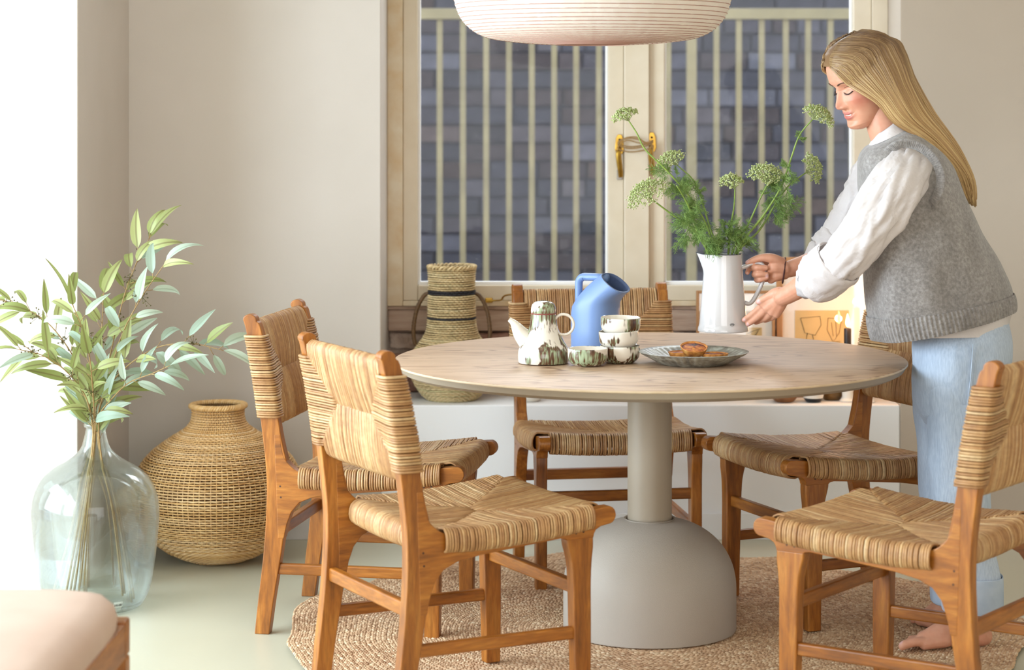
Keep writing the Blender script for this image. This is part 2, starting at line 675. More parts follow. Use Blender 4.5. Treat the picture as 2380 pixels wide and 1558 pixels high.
def rug_mesh():
    R0, pitch = 1.0, .0152
    V, Fc = [], []
    n = 0
    # one lobe: a slanted leaf shaped stitch, 6 around x 3 rings
    prof = [(-.5, .16), (-.28, .85), (.05, 1.0), (.32, .8), (.5, .16)]
    S = 5
    base = []
    for (t, k) in prof:
        for j in range(S):
            a = PI * j / (S - 1)
            base.append((t, k * math.cos(a), k * math.sin(a)))
    base = np.array(base)
    fs = []
    for i in range(len(prof) - 1):
        for j in range(S - 1):
            fs.append((i * S + j, i * S + j + 1, (i + 1) * S + j + 1, (i + 1) * S + j))
    fs = np.array(fs)
    allv, allf = [], []
    off = 0
    r = .012
    while r < R0:
        cnt = max(6, int(2 * PI * r / .0135))
        ang = np.arange(cnt) / cnt * 2 * PI + r * 13.1
        for side in (-1, 1):
            th = ang + (0 if side < 0 else PI / cnt)
            L, wd, hg = .0185, .0046, .0048
            lx = base[:, 0] * L
            ly = base[:, 1] * wd
            lz = base[:, 2] * hg
            sl = .42 * side
            rot = sl + rng.normal(0, .09, cnt)
            ca, sa = np.cos(rot)[:, None], np.sin(rot)[:, None]
            tx = lx[None] * ca - ly[None] * sa
            ty = lx[None] * sa + ly[None] * ca
            rr = r + side * .0036 + ty + rng.normal(0, .0006, cnt)[:, None]
            tt = th[:, None] + tx / r
            zz = lz[None] + rng.normal(0, .0005, cnt)[:, None] + .004
            allv.append(np.stack([rr, tt, zz], -1).reshape(-1, 3))
            idx = fs[None] + (np.arange(cnt) * len(base))[:, None, None] + off
            allf.append(idx.reshape(-1, 4))
            off += cnt * len(base)
        r += pitch
    P = np.concatenate(allv)
    r, t = P[:, 0], P[:, 1]
    # outline is not a true circle and the edge ripples
    wob = 1 + (r / R0) ** 2 * (.018 * np.sin(3 * t + 1.0) + .012 * np.sin(7 * t + .4) + .009 * np.sin(13 * t + 2.0))
    rip = np.clip((r - .5) / .5, 0, 1) ** 2
    z = P[:, 2] + rip * (.006 + .006 * np.sin(11 * t + 1.3) + .004 * np.sin(19 * t))
    # folds on the far left and far right of the rug
    for (a0, wd, h, r0) in ((2.34, .14, .028, .90), (.95, .2, .016, .70), (.42, .12, .022, .93), (1.15, .1, .012, .86)):
        z = z + h * np.exp(-((np.mod(t - a0 + PI, 2 * PI) - PI) / wd) ** 2) * np.exp(-((r - r0) / .09) ** 2)
    X = r * wob * np.cos(t)
    Y = r * wob * np.sin(t)
    V = np.stack([X, Y, z], -1)
    Fq = np.concatenate(allf)
    # backing
    nb, rb = 96, 14
    bv, bf = [], []
    for i in range(rb + 1):
        rr = R0 * .997 * i / rb
        for k in range(nb):
            tt = 2 * PI * k / nb
            wv = 1 + (rr / R0) ** 2 * (.018 * math.sin(3 * tt + 1.0) + .012 * math.sin(7 * tt + .4) + .009 * math.sin(13 * tt + 2.0))
            rp = max(0, (rr - .5) / .5) ** 2
            z0 = .002 + rp * (.006 + .006 * math.sin(11 * tt + 1.3) + .004 * math.sin(19 * tt))
            for (a0, wd, h, r0) in ((2.34, .14, .028, .90), (.95, .2, .016, .70), (.42, .12, .022, .93), (1.15, .1, .012, .86)):
                z0 += h * math.exp(-((((tt - a0 + PI) % (2 * PI)) - PI) / wd) ** 2) * math.exp(-((rr - r0) / .09) ** 2)
            bv.append((rr * wv * math.cos(tt), rr * wv * math.sin(tt), z0))
    o = len(V)
    for i in range(rb):
        for k in range(nb):
            k2 = (k + 1) % nb
            bf.append((o + i * nb + k, o + i * nb + k2, o + (i + 1) * nb + k2, o + (i + 1) * nb + k))
    me = bpy.data.meshes.new('rug')
    me.from_pydata(np.concatenate([V, np.array(bv)]).tolist(), [], Fq.tolist() + bf)
    me.polygons.foreach_set('use_smooth', [True] * len(me.polygons))
    me.materials.append(MATS['jute'])
    return me


rug = bpy.data.objects.new('round_rug', rug_mesh())
COL.objects.link(rug)
rug.location = (TX, TY, .001)
tag(rug, 'round braided jute rug lying under the dining table', 'rug')

# ------------------------------------------------------------------ table
s = NT('table_oak')
v = s.coords((1, 1, 1), rot=(0, 0, .22))
big = s.noise(s.coords((.55, 3.2, 1), rot=(0, 0, .22)), 1.6, 3, .5, .3)
rings = s.math('FRACT', s.math('MULTIPLY', big, 24.0))
line = s.ramp(rings, [(0, '#ffffff'), (.66, '#ffffff'), (.84, '#84593a'), (1, '#ffffff')])
fine = s.noise(s.coords((1.2, 70, 1), rot=(0, 0, .22)), 6, 3, .6)
region = s.ramp(s.noise(v, 2.6, 2), [(.38, (.15, .15, .15, 1)), (.55, (1, 1, 1, 1))])
c = s.ramp(s.noise(s.coords((1, 5, 1), rot=(0, 0, .22)), 2.4, 4), [(.3, '#c0a081'), (.7, '#cdb093')])
c = s.mix(.30, c, s.ramp(fine, [(.35, '#c9a17c'), (.62, '#ffffff')]), 'MULTIPLY')
c = s.mix(s.math('MULTIPLY', region, .75), c, s.mix(1.0, c, line, 'MULTIPLY'))
s.base(c)
s.rough(.42)
s.bump(fine, .06, .001)
MATS['table_oak'] = s.m
simple('taupe_lacquer', '#a89a87', '#a29481', .5, scale=3)
simple('taupe_textured', '#b6aca0', '#b1a79b', .62, scale=4, bump=.25, bscale=420)
simple('oak_edge', '#d6bf9f', '#c9b08e', .5, scale=30)

R = .699
tb = thing('dining_table', 'round oak pedestal dining table with a taupe domed base', 'table', (TX, TY, 0))
m = MB().lathe([(.001, .7495), (.3, .75), (R - .004, .75), (R - .001, .7488)], 160)
m.build('table_top', 'table_oak', tb, angle=30)
MB().lathe([(R - .001, .7488), (R, .7475), (R, .745), (R - .001, .7435)], 160).build('edge_band', 'oak_edge', tb, angle=60)
MB().lathe([(R - .001, .7435), (R - .0035, .741), (R - .012, .728), (R - .03, .719), (R - .07, .713), (R - .12, .711), (.06, .711)], 160).build('underside', 'taupe_lacquer', tb, angle=25)
MB().lathe([(.0605, .712), (.0605, .295)], 64).build('column', 'taupe_lacquer', tb)
MB().lathe([(.235, .0125), (.2365, .0165), (.2365, .12)] + [(.2365 * math.cos(a) ** .85 if a < 1.5 else 0, .12 + .195 * math.sin(a) ** .92) for a in np.linspace(.02, 1.35, 26)] + [(.07, .3145), (.066, .313), (.0655, .300), (.0655, .27)], 96, capb=True).build('domed_base', 'taupe_textured', tb, angle=50)

# ------------------------------------------------------------------ woven chairs
s = NT('rush')
g = s.n('NewGeometry')
v = s.coords((1, 1, 1), True)
c = s.ramp(g.outputs['Random Per Island'], [(0, '#ad8559'), (.3, '#be976a'), (.6, '#c9a678'), (.85, '#d2b488'), (1, '#dcc49c')])
c = s.mix(.45, c, s.ramp(s.noise(v, 55, 5, .65), [(.32, '#a67c54'), (.66, '#fff4e2')]), 'MULTIPLY')
c = s.mix(.5, c, s.ramp(s.noise(v, 7, 3), [(.35, '#dfc4a2'), (.65, '#fbf0de')]), 'MULTIPLY')
s.base(c)
s.rough(.5)
s.bump(s.noise(v, 300, 3), .35, .0012)
MATS['rush'] = s.m
simple('peg', '#4a2a14', None, .6)

HW = .238                       # half width to rail centre
ZS = [(0.06, .452), (.10, .445), (.20, .441), (.33, .446), (.45, .458), (.52, .468), (.561, .470)]


def rail_top(x):
    return interp(x, [a for a, b in ZS], [b for a, b in ZS])


REAR_Z = [0, .10, .20, .28, .36, .42, .47, .53, .60, .68, .76, .84, .871]
REAR_X = [-.021, -.010, .002, .009, .013, .013, .010, .003, -.006, -.017, -.031, -.048, -.055]
REAR_W = [.041, .044, .049, .054, .060, .064, .060, .053, .050, .048, .046, .043, .040]


def rear_outline():
    front, back = [], []
    for z, x, wd in zip(REAR_Z, REAR_X, REAR_W):
        back.append((x, z))
        front.append((x + wd, z))
    # rounded top
    top = []
    x0, z0 = back[-1]
    wd = REAR_W[-1]
    back[-1] = (back[-1][0] + .001, .855)
    front[-1] = (front[-1][0], .852)
    for a in np.linspace(PI, 0, 9)[1:-1]:
        top.append((x0 + wd / 2 + math.cos(a) * wd / 2, .855 + math.sin(a) * .017))
    fr = smooth_path([(x, 0, z) for x, z in front], 3)
    bk = smooth_path([(x, 0, z) for x, z in back], 3)
    return [(p.x, p.z) for p in bk] + top + [(p.x, p.z) for p in reversed(fr)]


def rail_outline():
    top = [(.052, .545), (.056, .51), (.064, .482), (.080, .462)] + [(x, rail_top(x)) for x in np.linspace(.105, .53, 14)]
    tip = [(.541 + .021 * math.cos(a), .4485 + .0215 * math.sin(a)) for a in np.linspace(1.3, -1.6, 10)]
    bot = [(.520, .4235), (.507, .4165), (.502, .408), (.5, .398), (.428, .398), (.425, .402), (.412, .404), (.36, .400), (.28, .393), (.20, .386), (.14, .376), (.105, .361), (.083, .335), (.070, .300), (.062, .262)]
    q = smooth_path([(x, 0, z) for x, z in top], 2) + smooth_path([(x, 0, z) for x, z in tip], 1) + [Vector((x, 0, z)) for x, z in bot]
    return [(p.x, p.z) for p in q] + [(.045, .262), (.04, .40), (.035, .545)]


def front_outline():
    pts_f = [(.492, 0), (.494, .10), (.4945, .20), (.494, .28), (.496, .34), (.5, .375), (.5, .401)]
    pts_b = [(.452, 0), (.450, .10), (.447, .20), (.445, .28), (.441, .34), (.430, .385), (.428, .401)]
    a = smooth_path([(x, 0, z) for x, z in pts_f], 3)
    b = smooth_path([(x, 0, z) for x, z in pts_b], 3)
    return [(p.x, p.z) for p in a] + [(p.x, p.z) for p in reversed(b)]


CR = .0039           # cord radius
SP = .0068           # cord spacing


def cord(m, pts, r=CR, sides=5, n=2):
    p = smooth_path(pts, n)
    j = random.uniform(.82, 1.12)
    m.tube(p, [(r * j * 1.0, r * j * .88)] * len(p), sides, caps=False)


def jit(a=.0012):
    return random.uniform(-a, a)


def rush_seat():
    m = MB()
    x0, x1 = .088, .522
    hw = HW + .004
    D = (x1 - x0) / 2

    def zc(x, y):
        e = min(x - x0, x1 - x, hw - abs(y))
        e = max(0, e)
        # saddle dip and the slight crease along the diagonals
        return rail_top(min(max(x, .09), .53)) + .0095 - .016 * (e / D) ** .8 * (1 - .2 * e / D)

    # side rails
    for sgn in (-1, 1):
        x = .108
        while x < .500:
            L = min(x - x0, x1 - x)
            zr = rail_top(x)
            ro, top = .0225, zr + .0055
            xx = x + jit()
            pts = [(xx, sgn * (hw - .034), zr - .038), (xx, sgn * (hw - .012), zr - .045), (xx, sgn * (hw + ro - .006), zr - .040), (xx, sgn * (hw + ro), zr - .022), (xx, sgn * (hw + ro - .004), zr - .002), (xx, sgn * (hw + .006), top + .004)]
            k = max(2, int(L / .05))
            for i in range(1, k + 1):
                y = hw - .006 - (L - .004) * i / k
                pts.append((xx + jit(.001), sgn * y, zc(x, y) + jit(.0008)))
            pts.append((xx, sgn * (hw - L - .006), zc(x, hw - L) - .014))
            cord(m, pts)
            x += SP
    # front and rear rolls
    for end in (0, 1):
        y = -(hw - .030)
        while y < hw - .028:
            L = min(hw - abs(y), D)
            xe = x0 if end == 0 else x1
            dr = 1 if end == 0 else -1
            zr = rail_top(xe)
            yy = y + jit()
            sag = -.010 * (1 - (y / hw) ** 2)
            pts = [(xe + dr * .034, yy, zr - .044 + sag), (xe + dr * .01, yy, zr - .052 + sag), (xe - dr * .012, yy, zr - .045 + sag), (xe - dr * .019, yy, zr - .026 + sag), (xe - dr * .014, yy, zr - .003 + sag), (xe + dr * .003, yy, zr + .0075 + sag * .9)]
            k = max(2, int(L / .05))
            for i in range(1, k + 1):
                xx = xe + dr * (.003 + (L - .007) * i / k)
                u = abs(xx - xe) / D
                pts.append((xx, yy + jit(.001), zc(xx, y) + sag * max(0, 1 - u * 1.6) * .8 + jit(.0008)))
            pts.append((xe + dr * (L + .002), yy, zc(xe + dr * L, y) - .014))
            cord(m, pts)
            y += SP
    # dark underside so that nothing shows through
    P = [[(x, y, zc(x, y) - .012) for y in np.linspace(-hw + .01, hw - .01, 12)] for x in np.linspace(x0 + .004, x1 - .004, 12)]
    m.grid(P)
    P = [[(x, y, rail_top(x) - .040) for y in np.linspace(-hw + .02, hw - .02, 3)] for x in np.linspace(x0 + .01, x1 - .01, 4)]
    m.grid(P)
    return m


def post_mid(z):
    return interp(z, REAR_Z, [a + b / 2 for a, b in zip(REAR_X, REAR_W)])


def rush_back():
    m = MB()
    z0, z1 = .572, .846
    hw = HW + .001
    H2 = (z1 - z0) / 2
    zm = (z0 + z1) / 2
    th = .019

    def bulge(z, y):
        e = min(z - z0, z1 - z, hw - abs(y))
        return th - .006 * max(0, e) / H2

    # around the top and bottom rails
    for end in (0, 1):
        ze = z1 if end else z0
        d = -1 if end else 1
        y = -(hw - .026)
        while y <= hw - .026:
            L = min(hw - abs(y) + .012, H2)
            yy = y + jit()
            sag = .006 * (1 - (y / hw) ** 2) * (-1 if end else 1) * 0
            for side in (1, -1):
                pts = []
                k = max(2, int(L / .035))
                zz = ze + d * L
                pts.append((post_mid(zz) + side * .004, yy, zz + d * .004))
                for i in range(k, 0, -1):
                    zz = ze + d * (.010 + (L - .014) * i / k)
                    crease = .006 * max(0, 1 - abs(zz - zm) / .02)
                    pts.append((post_mid(zz) + side * (bulge(zz, y) - crease) + jit(.0008), yy + jit(.001), zz + sag))
                pts.append((post_mid(ze) + side * .0135, yy, ze + d * .003))
                pts.append((post_mid(ze), yy, ze - d * .007))
                cord(m, pts, CR * 1.0)
            y += SP * 1.02
    # around the posts
    for sgn in (-1, 1):
        z = z0 + .022
        while z < z1 - .034:
            L = min(z - z0, z1 - z, .125)
            zz = z + jit()
            xm = post_mid(z)
            hx = interp(z, REAR_Z, REAR_W) / 2 + .004
            po = HW + .0215
            pts = [(xm + .004, sgn * (hw - L - .002), zz)]
            k = max(2, int(L / .03))
            for i in range(k, -1, -1):
                y = hw - .022 - (L - .026) * i / k if L > .03 else hw - .02 - .006 * i
                bl = bulge(z, y) + (hx - bulge(z, y)) * max(0, 1 - i / k) ** 1.5
                pts.append((xm + bl + .001, sgn * y, zz))
            pts += [(xm + hx + .002, sgn * (HW + .008), zz), (xm + hx * .75, sgn * po, zz), (xm - hx * .75, sgn * po, zz), (xm - hx - .002, sgn * (HW + .008), zz)]
            for i in range(0, k + 1):
                y = hw - .022 - (L - .026) * i / k if L > .03 else hw - .02 - .006 * i
                bl = bulge(z, y) + (hx - bulge(z, y)) * max(0, 1 - i / k) ** 1.5
                pts.append((xm - bl - .001, sgn * y, zz))
            pts.append((xm - .004, sgn * (hw - L - .002), zz))
            cord(m, pts, CR * 1.0)
            z += SP
    for side in (1, -1):
        m.grid([[(post_mid(z) + side * .007, y, z) for y in np.linspace(-hw + .02, hw - .02, 3)] for z in np.linspace(z0 + .004, z1 - .004, 7)])
    return m


def make_chair(label):
    t = thing('woven_chair', label, 'chair', group='woven rush dining chairs around the table')
    ro, fo, so = rear_outline(), front_outline(), rail_outline()
    for sg in (1, -1):
        yc = sg * .2345
        MB().prism(ro, yc - .0165, yc + .0165).build('rear_leg', 'teak_z', t, bevel=.006, bseg=3)
        yf = sg * .2345
        MB().prism(fo, yf - .0165, yf + .0165).build('front_leg', 'teak_z', t, bevel=.006, bseg=3)
        MB().prism(so, yf - .0172, yf + .0172).build('side_rail', 'teak_x', t, bevel=.006, bseg=3)
        MB().prism([(.03, .163), (.03, .193), (.455, .190), (.455, .160)], sg * .2345 - .0105, sg * .2345 + .0105).build('side_stretcher', 'teak_x', t, bevel=.005)
        for (px_, pz_) in ((.452, .413), (.472, .415), (.052, .405), (.054, .375)):
            MB().tube([(px_, sg * (.2345 + .0176), pz_), (px_, sg * (.2345 + .0165), pz_)], .0028, 8).build('peg', 'peg', t)
    MB().box((.017, -.225, .255), (.040, .225, .289)).build('rear_stretcher', 'teak_y', t, bevel=.005)
    MB().box((.458, -.225, .262), (.481, .225, .294)).build('front_stretcher', 'teak_y', t, bevel=.005)
    rush_seat().build('rush_seat', 'rush', t, angle=180, fix=False, kind='stuff')
    rush_back().build('rush_backrest', 'rush', t, angle=180, fix=False, kind='stuff')
    return t


chairs = {
    'A': (-.784, 6.257, -.155, 'woven rush chair with teak frame between the wicker vase and the table'),
    'B': (-.488, 5.236, .503, 'woven rush chair with teak frame nearest the camera, seen from behind'),
    'C': (.088, 7.051, -1.411, 'woven rush chair facing the camera behind the table, in front of the window'),
    'D': (1.014, 6.409, 3.554, 'darker woven rush chair behind the person, right of the table base'),
    'E': (1.045, 5.021, 2.527, 'woven rush chair cut by the right picture edge, in front of the person'),
}
proto = None
for k, (x, y, a, lab) in chairs.items():
    if proto is None:
        o = proto = make_chair(lab)
    else:
        o = copy_tree(proto)
        o['label'] = lab
    o.location = (x, y, .012 if k != 'A' and k != 'C' else .0)
    o.rotation_euler = (0, 0, a)

# ------------------------------------------------------------------ wicker vase and seagrass basket
def resample(prof, step):
    P = smooth_path([(r, 0, z) for r, z in prof], 90)
    out, acc = [(P[0].x, P[0].z)], 0
    for a, b in zip(P, P[1:]):
        acc += (b - a).length
        if acc >= step:
            out.append((b.x, b.z))
            acc = 0
    return out


def weave(prof, pitch, stakes, amp, cr, per=2, skip=None, sides=4):
    m, sel = MB(), MB()
    n = stakes * per
    for j, (r, z) in enumerate(resample(prof, pitch)):
        ph = (j % 2) * PI
        pts = []
        jz = random.uniform(-.0006, .0006)
        for k in range(n):
            a = 2 * PI * k / n
            rr = r + amp * math.cos(a * stakes / 2 + ph)
            pts.append((rr * math.cos(a), rr * math.sin(a), z + jz + .0005 * math.sin(a * 5 + j)))
        dst = sel if (skip and skip(z)) else m
        dst.tube(pts, [(cr, cr * .72)] * n, sides, closed=True, up=(1, 0, 0) if True else None)
    return m, sel


def twist_rope(m, R, z, cr, turns, strands=3, n=180):
    for s_ in range(strands):
        pts = []
        for k in range(n):
            a = 2 * PI * k / n
            b = a * turns + 2 * PI * s_ / strands
            pts.append(((R + cr * math.cos(b)) * math.cos(a), (R + cr * math.cos(b)) * math.sin(a), z + cr * .8 * math.sin(b)))
        m.tube(pts, cr * .72, 6, closed=True)


s = NT('wicker')
g = s.n('NewGeometry')
v = s.coords()
c = s.ramp(g.outputs['Random Per Island'], [(0, '#deb374'), (.4, '#eac58b'), (.8, '#f2d09c'), (1, '#f7dcb0')])
c = s.mix(.4, c, s.ramp(s.noise(v, 16, 4), [(.3, '#b98f5c'), (.7, '#fff6e4')]), 'MULTIPLY')
s.base(c)
s.rough(.45)
MATS['wicker'] = s.m
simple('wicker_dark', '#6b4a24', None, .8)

pw = at(507, 1303, 7.0)
wv = thing('wicker_vase', 'round bellied woven wicker floor vase in the corner by the pier', 'vase', (pw.x, 7.0, 0))
PR = [(.075, .002), (.10, .008), (.145, .028), (.195, .062), (.232, .11), (.254, .165), (.262, .215), (.257, .265), (.238, .31), (.200, .352), (.150, .388), (.108, .414), (.086, .436), (.080, .455), (.079, .472), (.080, .486)]
m, _ = weave(PR, .0080, 92, .0030, .0036, per=3, sides=5)
m.build('weave', 'wicker', wv, angle=180, fix=False, kind='stuff')
m = MB()
for k in range(92):
    a = 2 * PI * (k + .0) / 92
    pts = [((r - .0008) * math.cos(a), (r - .0008) * math.sin(a), z) for r, z in PR[::1]]
    m.tube(pts, .0016, 4, caps=False)
m.build('stake', 'wicker', wv, angle=180, fix=False, kind='stuff')
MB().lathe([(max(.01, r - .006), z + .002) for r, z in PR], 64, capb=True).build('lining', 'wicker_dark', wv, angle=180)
m = MB()
twist_rope(m, .083, .490, .0065, 22, 3, 240)
m.build('braided_rim', 'wicker', wv, angle=180, fix=False)

s = NT('seagrass')
g = s.n('NewGeometry')
v = s.coords()
c = s.ramp(g.outputs['Random Per Island'], [(0, '#cbb48a'), (.4, '#dcc69c'), (.8, '#e8d6b0'), (1, '#d0c69c')])
c = s.mix(.55, c, s.ramp(s.noise(v, 70, 3), [(.3, '#aaa57c'), (.55, '#efe2c4'), (.75, '#fff6e4')]), 'MULTIPLY')
s.base(c)
s.rough(.7)
MATS['seagrass'] = s.m
simple('seagrass_black', '#1d1c20', '#33333a', .7, scale=120)
simple('handle_brown', '#4a3218', '#6b4c28', .6, scale=150)
SB = 7.47
bs = thing('seagrass_basket', 'tall necked seagrass basket with black bands and two loop handles on the window ledge', 'basket', ((1050 - PX) * SB / F, SB, LEDGE))


def bz(y):
    return max(.002, (932 - y) * SB / F)


BR = [(.060, .001), (.082, bz(930)), (.105, bz(914)), (.127, bz(891)), (.141, bz(868)), (.143, bz(845)), (.131, bz(822)), (.108, bz(800)), (.088, bz(780)), (.080, bz(760)), (.0775, bz(735)), (.0765, bz(690)), (.0755, bz(655)), (.0785, bz(626))]
m, sel = weave(BR, .0072, 64, .0026, .0044, skip=lambda z: any(abs(z - bz(y)) < .0062 for y in (684, 742, 872)))
m.build('weave', 'seagrass', bs, angle=180, fix=False, kind='stuff')
sel.build('black_band', 'seagrass_black', bs, angle=180, fix=False)
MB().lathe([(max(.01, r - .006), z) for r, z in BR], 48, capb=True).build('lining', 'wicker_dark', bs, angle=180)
m = MB()
twist_rope(m, .078, bz(623), .005, 16, 2, 160)
m.build('rim', 'seagrass', bs, angle=180, fix=False)
for sg in (-1, 1):
    pts = smooth_path([(sg * .074, 0, bz(684)), (sg * .095, 0, bz(692)), (sg * .118, 0, bz(722)), (sg * .129, 0, bz(765)), (sg * .126, 0, bz(798)), (sg * .113, 0, bz(812))], 10)
    MB().tube(pts, [.0065 + .0009 * (i % 2) for i in range(len(pts))], 8).build('loop_handle', 'handle_brown', bs, angle=60)

# ------------------------------------------------------------------ glass demijohn with eucalyptus
s = NT('bottle_glass')
s.base((.93, .985, .98, 1))
s.rough(.0)
s.b.inputs['Transmission Weight'].default_value = 1
s.b.inputs['IOR'].default_value = 1.42
tr = s.n('BsdfTransparent')
tr.inputs[0].default_value = (.955, .985, .983, 1)
mx = s.n('MixShader')
mx.inputs[0].default_value = .42
s.l(s.b.outputs[0], mx.inputs[1])
s.l(tr.outputs[0], mx.inputs[2])
s.l(mx.outputs[0], s.out.inputs[0])
MATS['bottle_glass'] = s.m
DJ = 6.33
djx = (222 - PX) * DJ / F
dj = thing('glass_demijohn', 'large clear aqua glass demijohn bottle standing on the floor by the white pier', 'bottle', (djx, DJ, 0))
sc_ = DJ / F
OUT = [(88, 1413), (104, 1408), (116, 1392), (126, 1364), (134, 1320), (141, 1260), (146, 1205), (145, 1172), (138, 1142), (122, 1112), (96, 1089), (68, 1073), (45, 1056), (32, 1038), (25.5, 1015), (22.5, 1000), (22, 994)]
outer = [(p.x, p.z) for p in smooth_path([(r * sc_, 0, (1413 - y) * sc_ + .001) for r, y in OUT], 4)]
NK = [(26, 992), (27, 987), (25, 983), (22.5, 981), (22.5, 979), (25, 976), (25.5, 970), (24, 966), (21, 964.5)]
outer += [(r * sc_, (1413 - y) * sc_) for r, y in NK]
inner = [(max(.012, r - .0035), z + (.008 if z < .02 else 0)) for r, z in outer]
wobble = lambda a, z: 1 + .006 * math.sin(3 * a + z * 9) * (1 if .05 < z < .4 else .2)
prof = [(.001, .012), (.05, .006)] + outer + list(reversed(inner[:-4])) + [(.06, .016), (.001, .022)]
MB().lathe(prof, 72, wob=wobble).build('glass_body', 'bottle_glass', dj, angle=180)
simple('sticker', '#f4f2ee', None, .6)
la = math.radians(-52)
P = [[((.1335 - .15 * (z - .01) * 0 + interp(z, [.005, .02, .03, .05], [-.012, -.002, .0065, .012]) + .001) * math.cos(la + da), (.1335 + interp(z, [.005, .02, .03, .05], [-.012, -.002, .0065, .012]) + .001) * math.sin(la + da), z) for da in np.linspace(-.1, .1, 6)] for z in np.linspace(.018, .042, 5)]
stk = MB().grid(P).build('price_sticker', 'sticker', dj)
for k in range(6):
    a = la - .075 + k * .03
    rr = .1335 + .0065 + .0016
    MB().tube([(rr * math.cos(a), rr * math.sin(a), .030), (rr * 1.003 * math.cos(a + .006), rr * 1.003 * math.sin(a + .006), .036)], .0012, 4).build('print_mark', 'black', stk)

# leaves
def leaf_mat(name, c1, c2, rib):
    s = NT(name)
    oi = s.n('ObjectInfo')
    c = s.ramp(oi.outputs['Random'], [(0, c1), (1, c2)])
    tc = s.n('TexCoord')
    sx = s.n('SeparateXYZ')
    s.l(tc.outputs['Object'], sx.inputs[0])
    ab = s.math('ABSOLUTE', sx.outputs[1])
    k = s.ramp(ab, [(0, (1, 1, 1, 1)), (.012, (1, 1, 1, 1)), (.022, (0, 0, 0, 1))])
    c = s.mix(s.math('MULTIPLY', k, .6), c, rib)
    s.base(c)
    s.rough(.5)
    s.b.inputs['Transmission Weight'].default_value = 0
    tl = s.n('BsdfTranslucent')
    s.l(c, tl.inputs[0])
    mx = s.n('MixShader')
    mx.inputs[0].default_value = .3
    s.l(s.b.outputs[0], mx.inputs[1])
    s.l(tl.outputs[0], mx.inputs[2])
    s.l(mx.outputs[0], s.out.inputs[0])
    MATS[name] = s.m


leaf_mat('leaf_green', '#87914f', '#b0b679', '#6b5a34')
leaf_mat('leaf_blue', '#98ac98', '#bccab6', '#93a28a')
simple('twig', '#8a6a3e', '#a58a58', .7, scale=90)
simple('seed', '#4c4326', '#6b6236', .7, scale=200)


def leaf_mesh(name, bend, mat_):
    """unit leaf along +x, bending down towards the tip"""
    n = 9
    P = []
    x = z = 0
    for i in range(n):
        t = i / (n - 1)
        wd = .115 * math.sin(PI * min(1, t ** .72 * .985 + .008)) ** .8 * (1 - .25 * t) + .004
        ang = -bend * t ** 1.4
        if i:
            x += math.cos(ang) / (n - 1)
            z += math.sin(ang) / (n - 1)
        tw = .25 * math.sin(t * 3)
        row = []
        for k, u in enumerate((-1, -.5, 0, .5, 1)):
            row.append((x, u * wd, z + abs(u) * wd * .38 + u * wd * tw))
        P.append(row)
    return MB().grid(P).mesh(name, mat_, 180)


LEAVES = {m_: [leaf_mesh('leaf', b, m_) for b in (.3, .8, 1.3, 1.9)] for m_ in ('leaf_green', 'leaf_blue')}


def put_leaf(parent, p, d, up, L, mat_, wide=1.0):
    o = bpy.data.objects.new('leaf', random.choice(LEAVES[mat_]))
    COL.objects.link(o)
    o.parent = parent
    d = Vector(d).normalized()
    u = Vector(up)
    u = (u - d * u.dot(d)).normalized()
    y = u.cross(d)
    Mx = Matrix((d, y, u)).transposed().to_4x4()
    o.matrix_local = Matrix.Translation(p) @ Mx @ Matrix.Diagonal((L, L * wide, L, 1))
    return o


def branch(label, pix, dy, n, colour, seedn=3, L=(.085, .128)):
    """pix: photo positions of the stem above the neck; dy: depth drift"""
    n = int(n * 1.25)
    root = thing('eucalyptus_branch', label, 'branch', (djx, DJ, .012), 0, 'eucalyptus branches in the glass bottle')
    org = Vector((djx, DJ, .012))
    pts = []
    for i, (x, y) in enumerate(pix):
        t = i / (len(pix) - 1)
        pts.append(at(x, y, DJ + dy * t) - org)
    path = smooth_path(pts, 6)
    N = len(path)
    MB().tube(path, [.0032 - .0022 * i / N for i in range(N)], 6).build('stem', 'twig', root, angle=180)
    tw = 0
    for k in range(n):
        t = .34 + .66 * (k + .5) / n
        i = min(N - 2, int(t * (N - 1)))
        p = path[i]
        d = (path[i + 1] - path[i]).normalized()
        a = k * 2.4 + random.uniform(-.4, .4)
        e1 = d.orthogonal().normalized()
        e2 = d.cross(e1)
        out = e1 * math.cos(a) + e2 * math.sin(a)
        out.y *= .75
        sp = random.uniform(.5, .95)
        dirv = d * (1 - sp * .45) + out * sp
        q = p + dirv.normalized() * random.uniform(.012, .03)
        MB().tube([p, q], [.0012, .0009], 4).build('petiole', 'twig', root, angle=180)
        mt = colour if random.random() < .8 else ('leaf_blue' if colour == 'leaf_green' else 'leaf_green')
        put_leaf(root, q, dirv, Vector((0, -.95, .75)) + out * .3, random.uniform(*L), mt, random.uniform(.9, 1.2))
    put_leaf(root, path[-1], path[-1] - path[-3], (0, -.4, 1), L[1], colour)
    for k in range(seedn):
        i = int((.45 + .5 * (k + random.random()) / max(1, seedn)) * (N - 1))
        c = path[min(i, N - 1)]
        m = MB()
        for j in range(16):
            q = c + Vector((random.gauss(0, .013), random.gauss(0, .011), random.gauss(0, .011)))
            m.tube([c, q], .0006, 3)
            m.ball(q, .0024, 6, 4)
        m.build('seed_cluster', 'seed', root, angle=180, kind='stuff')
    return root


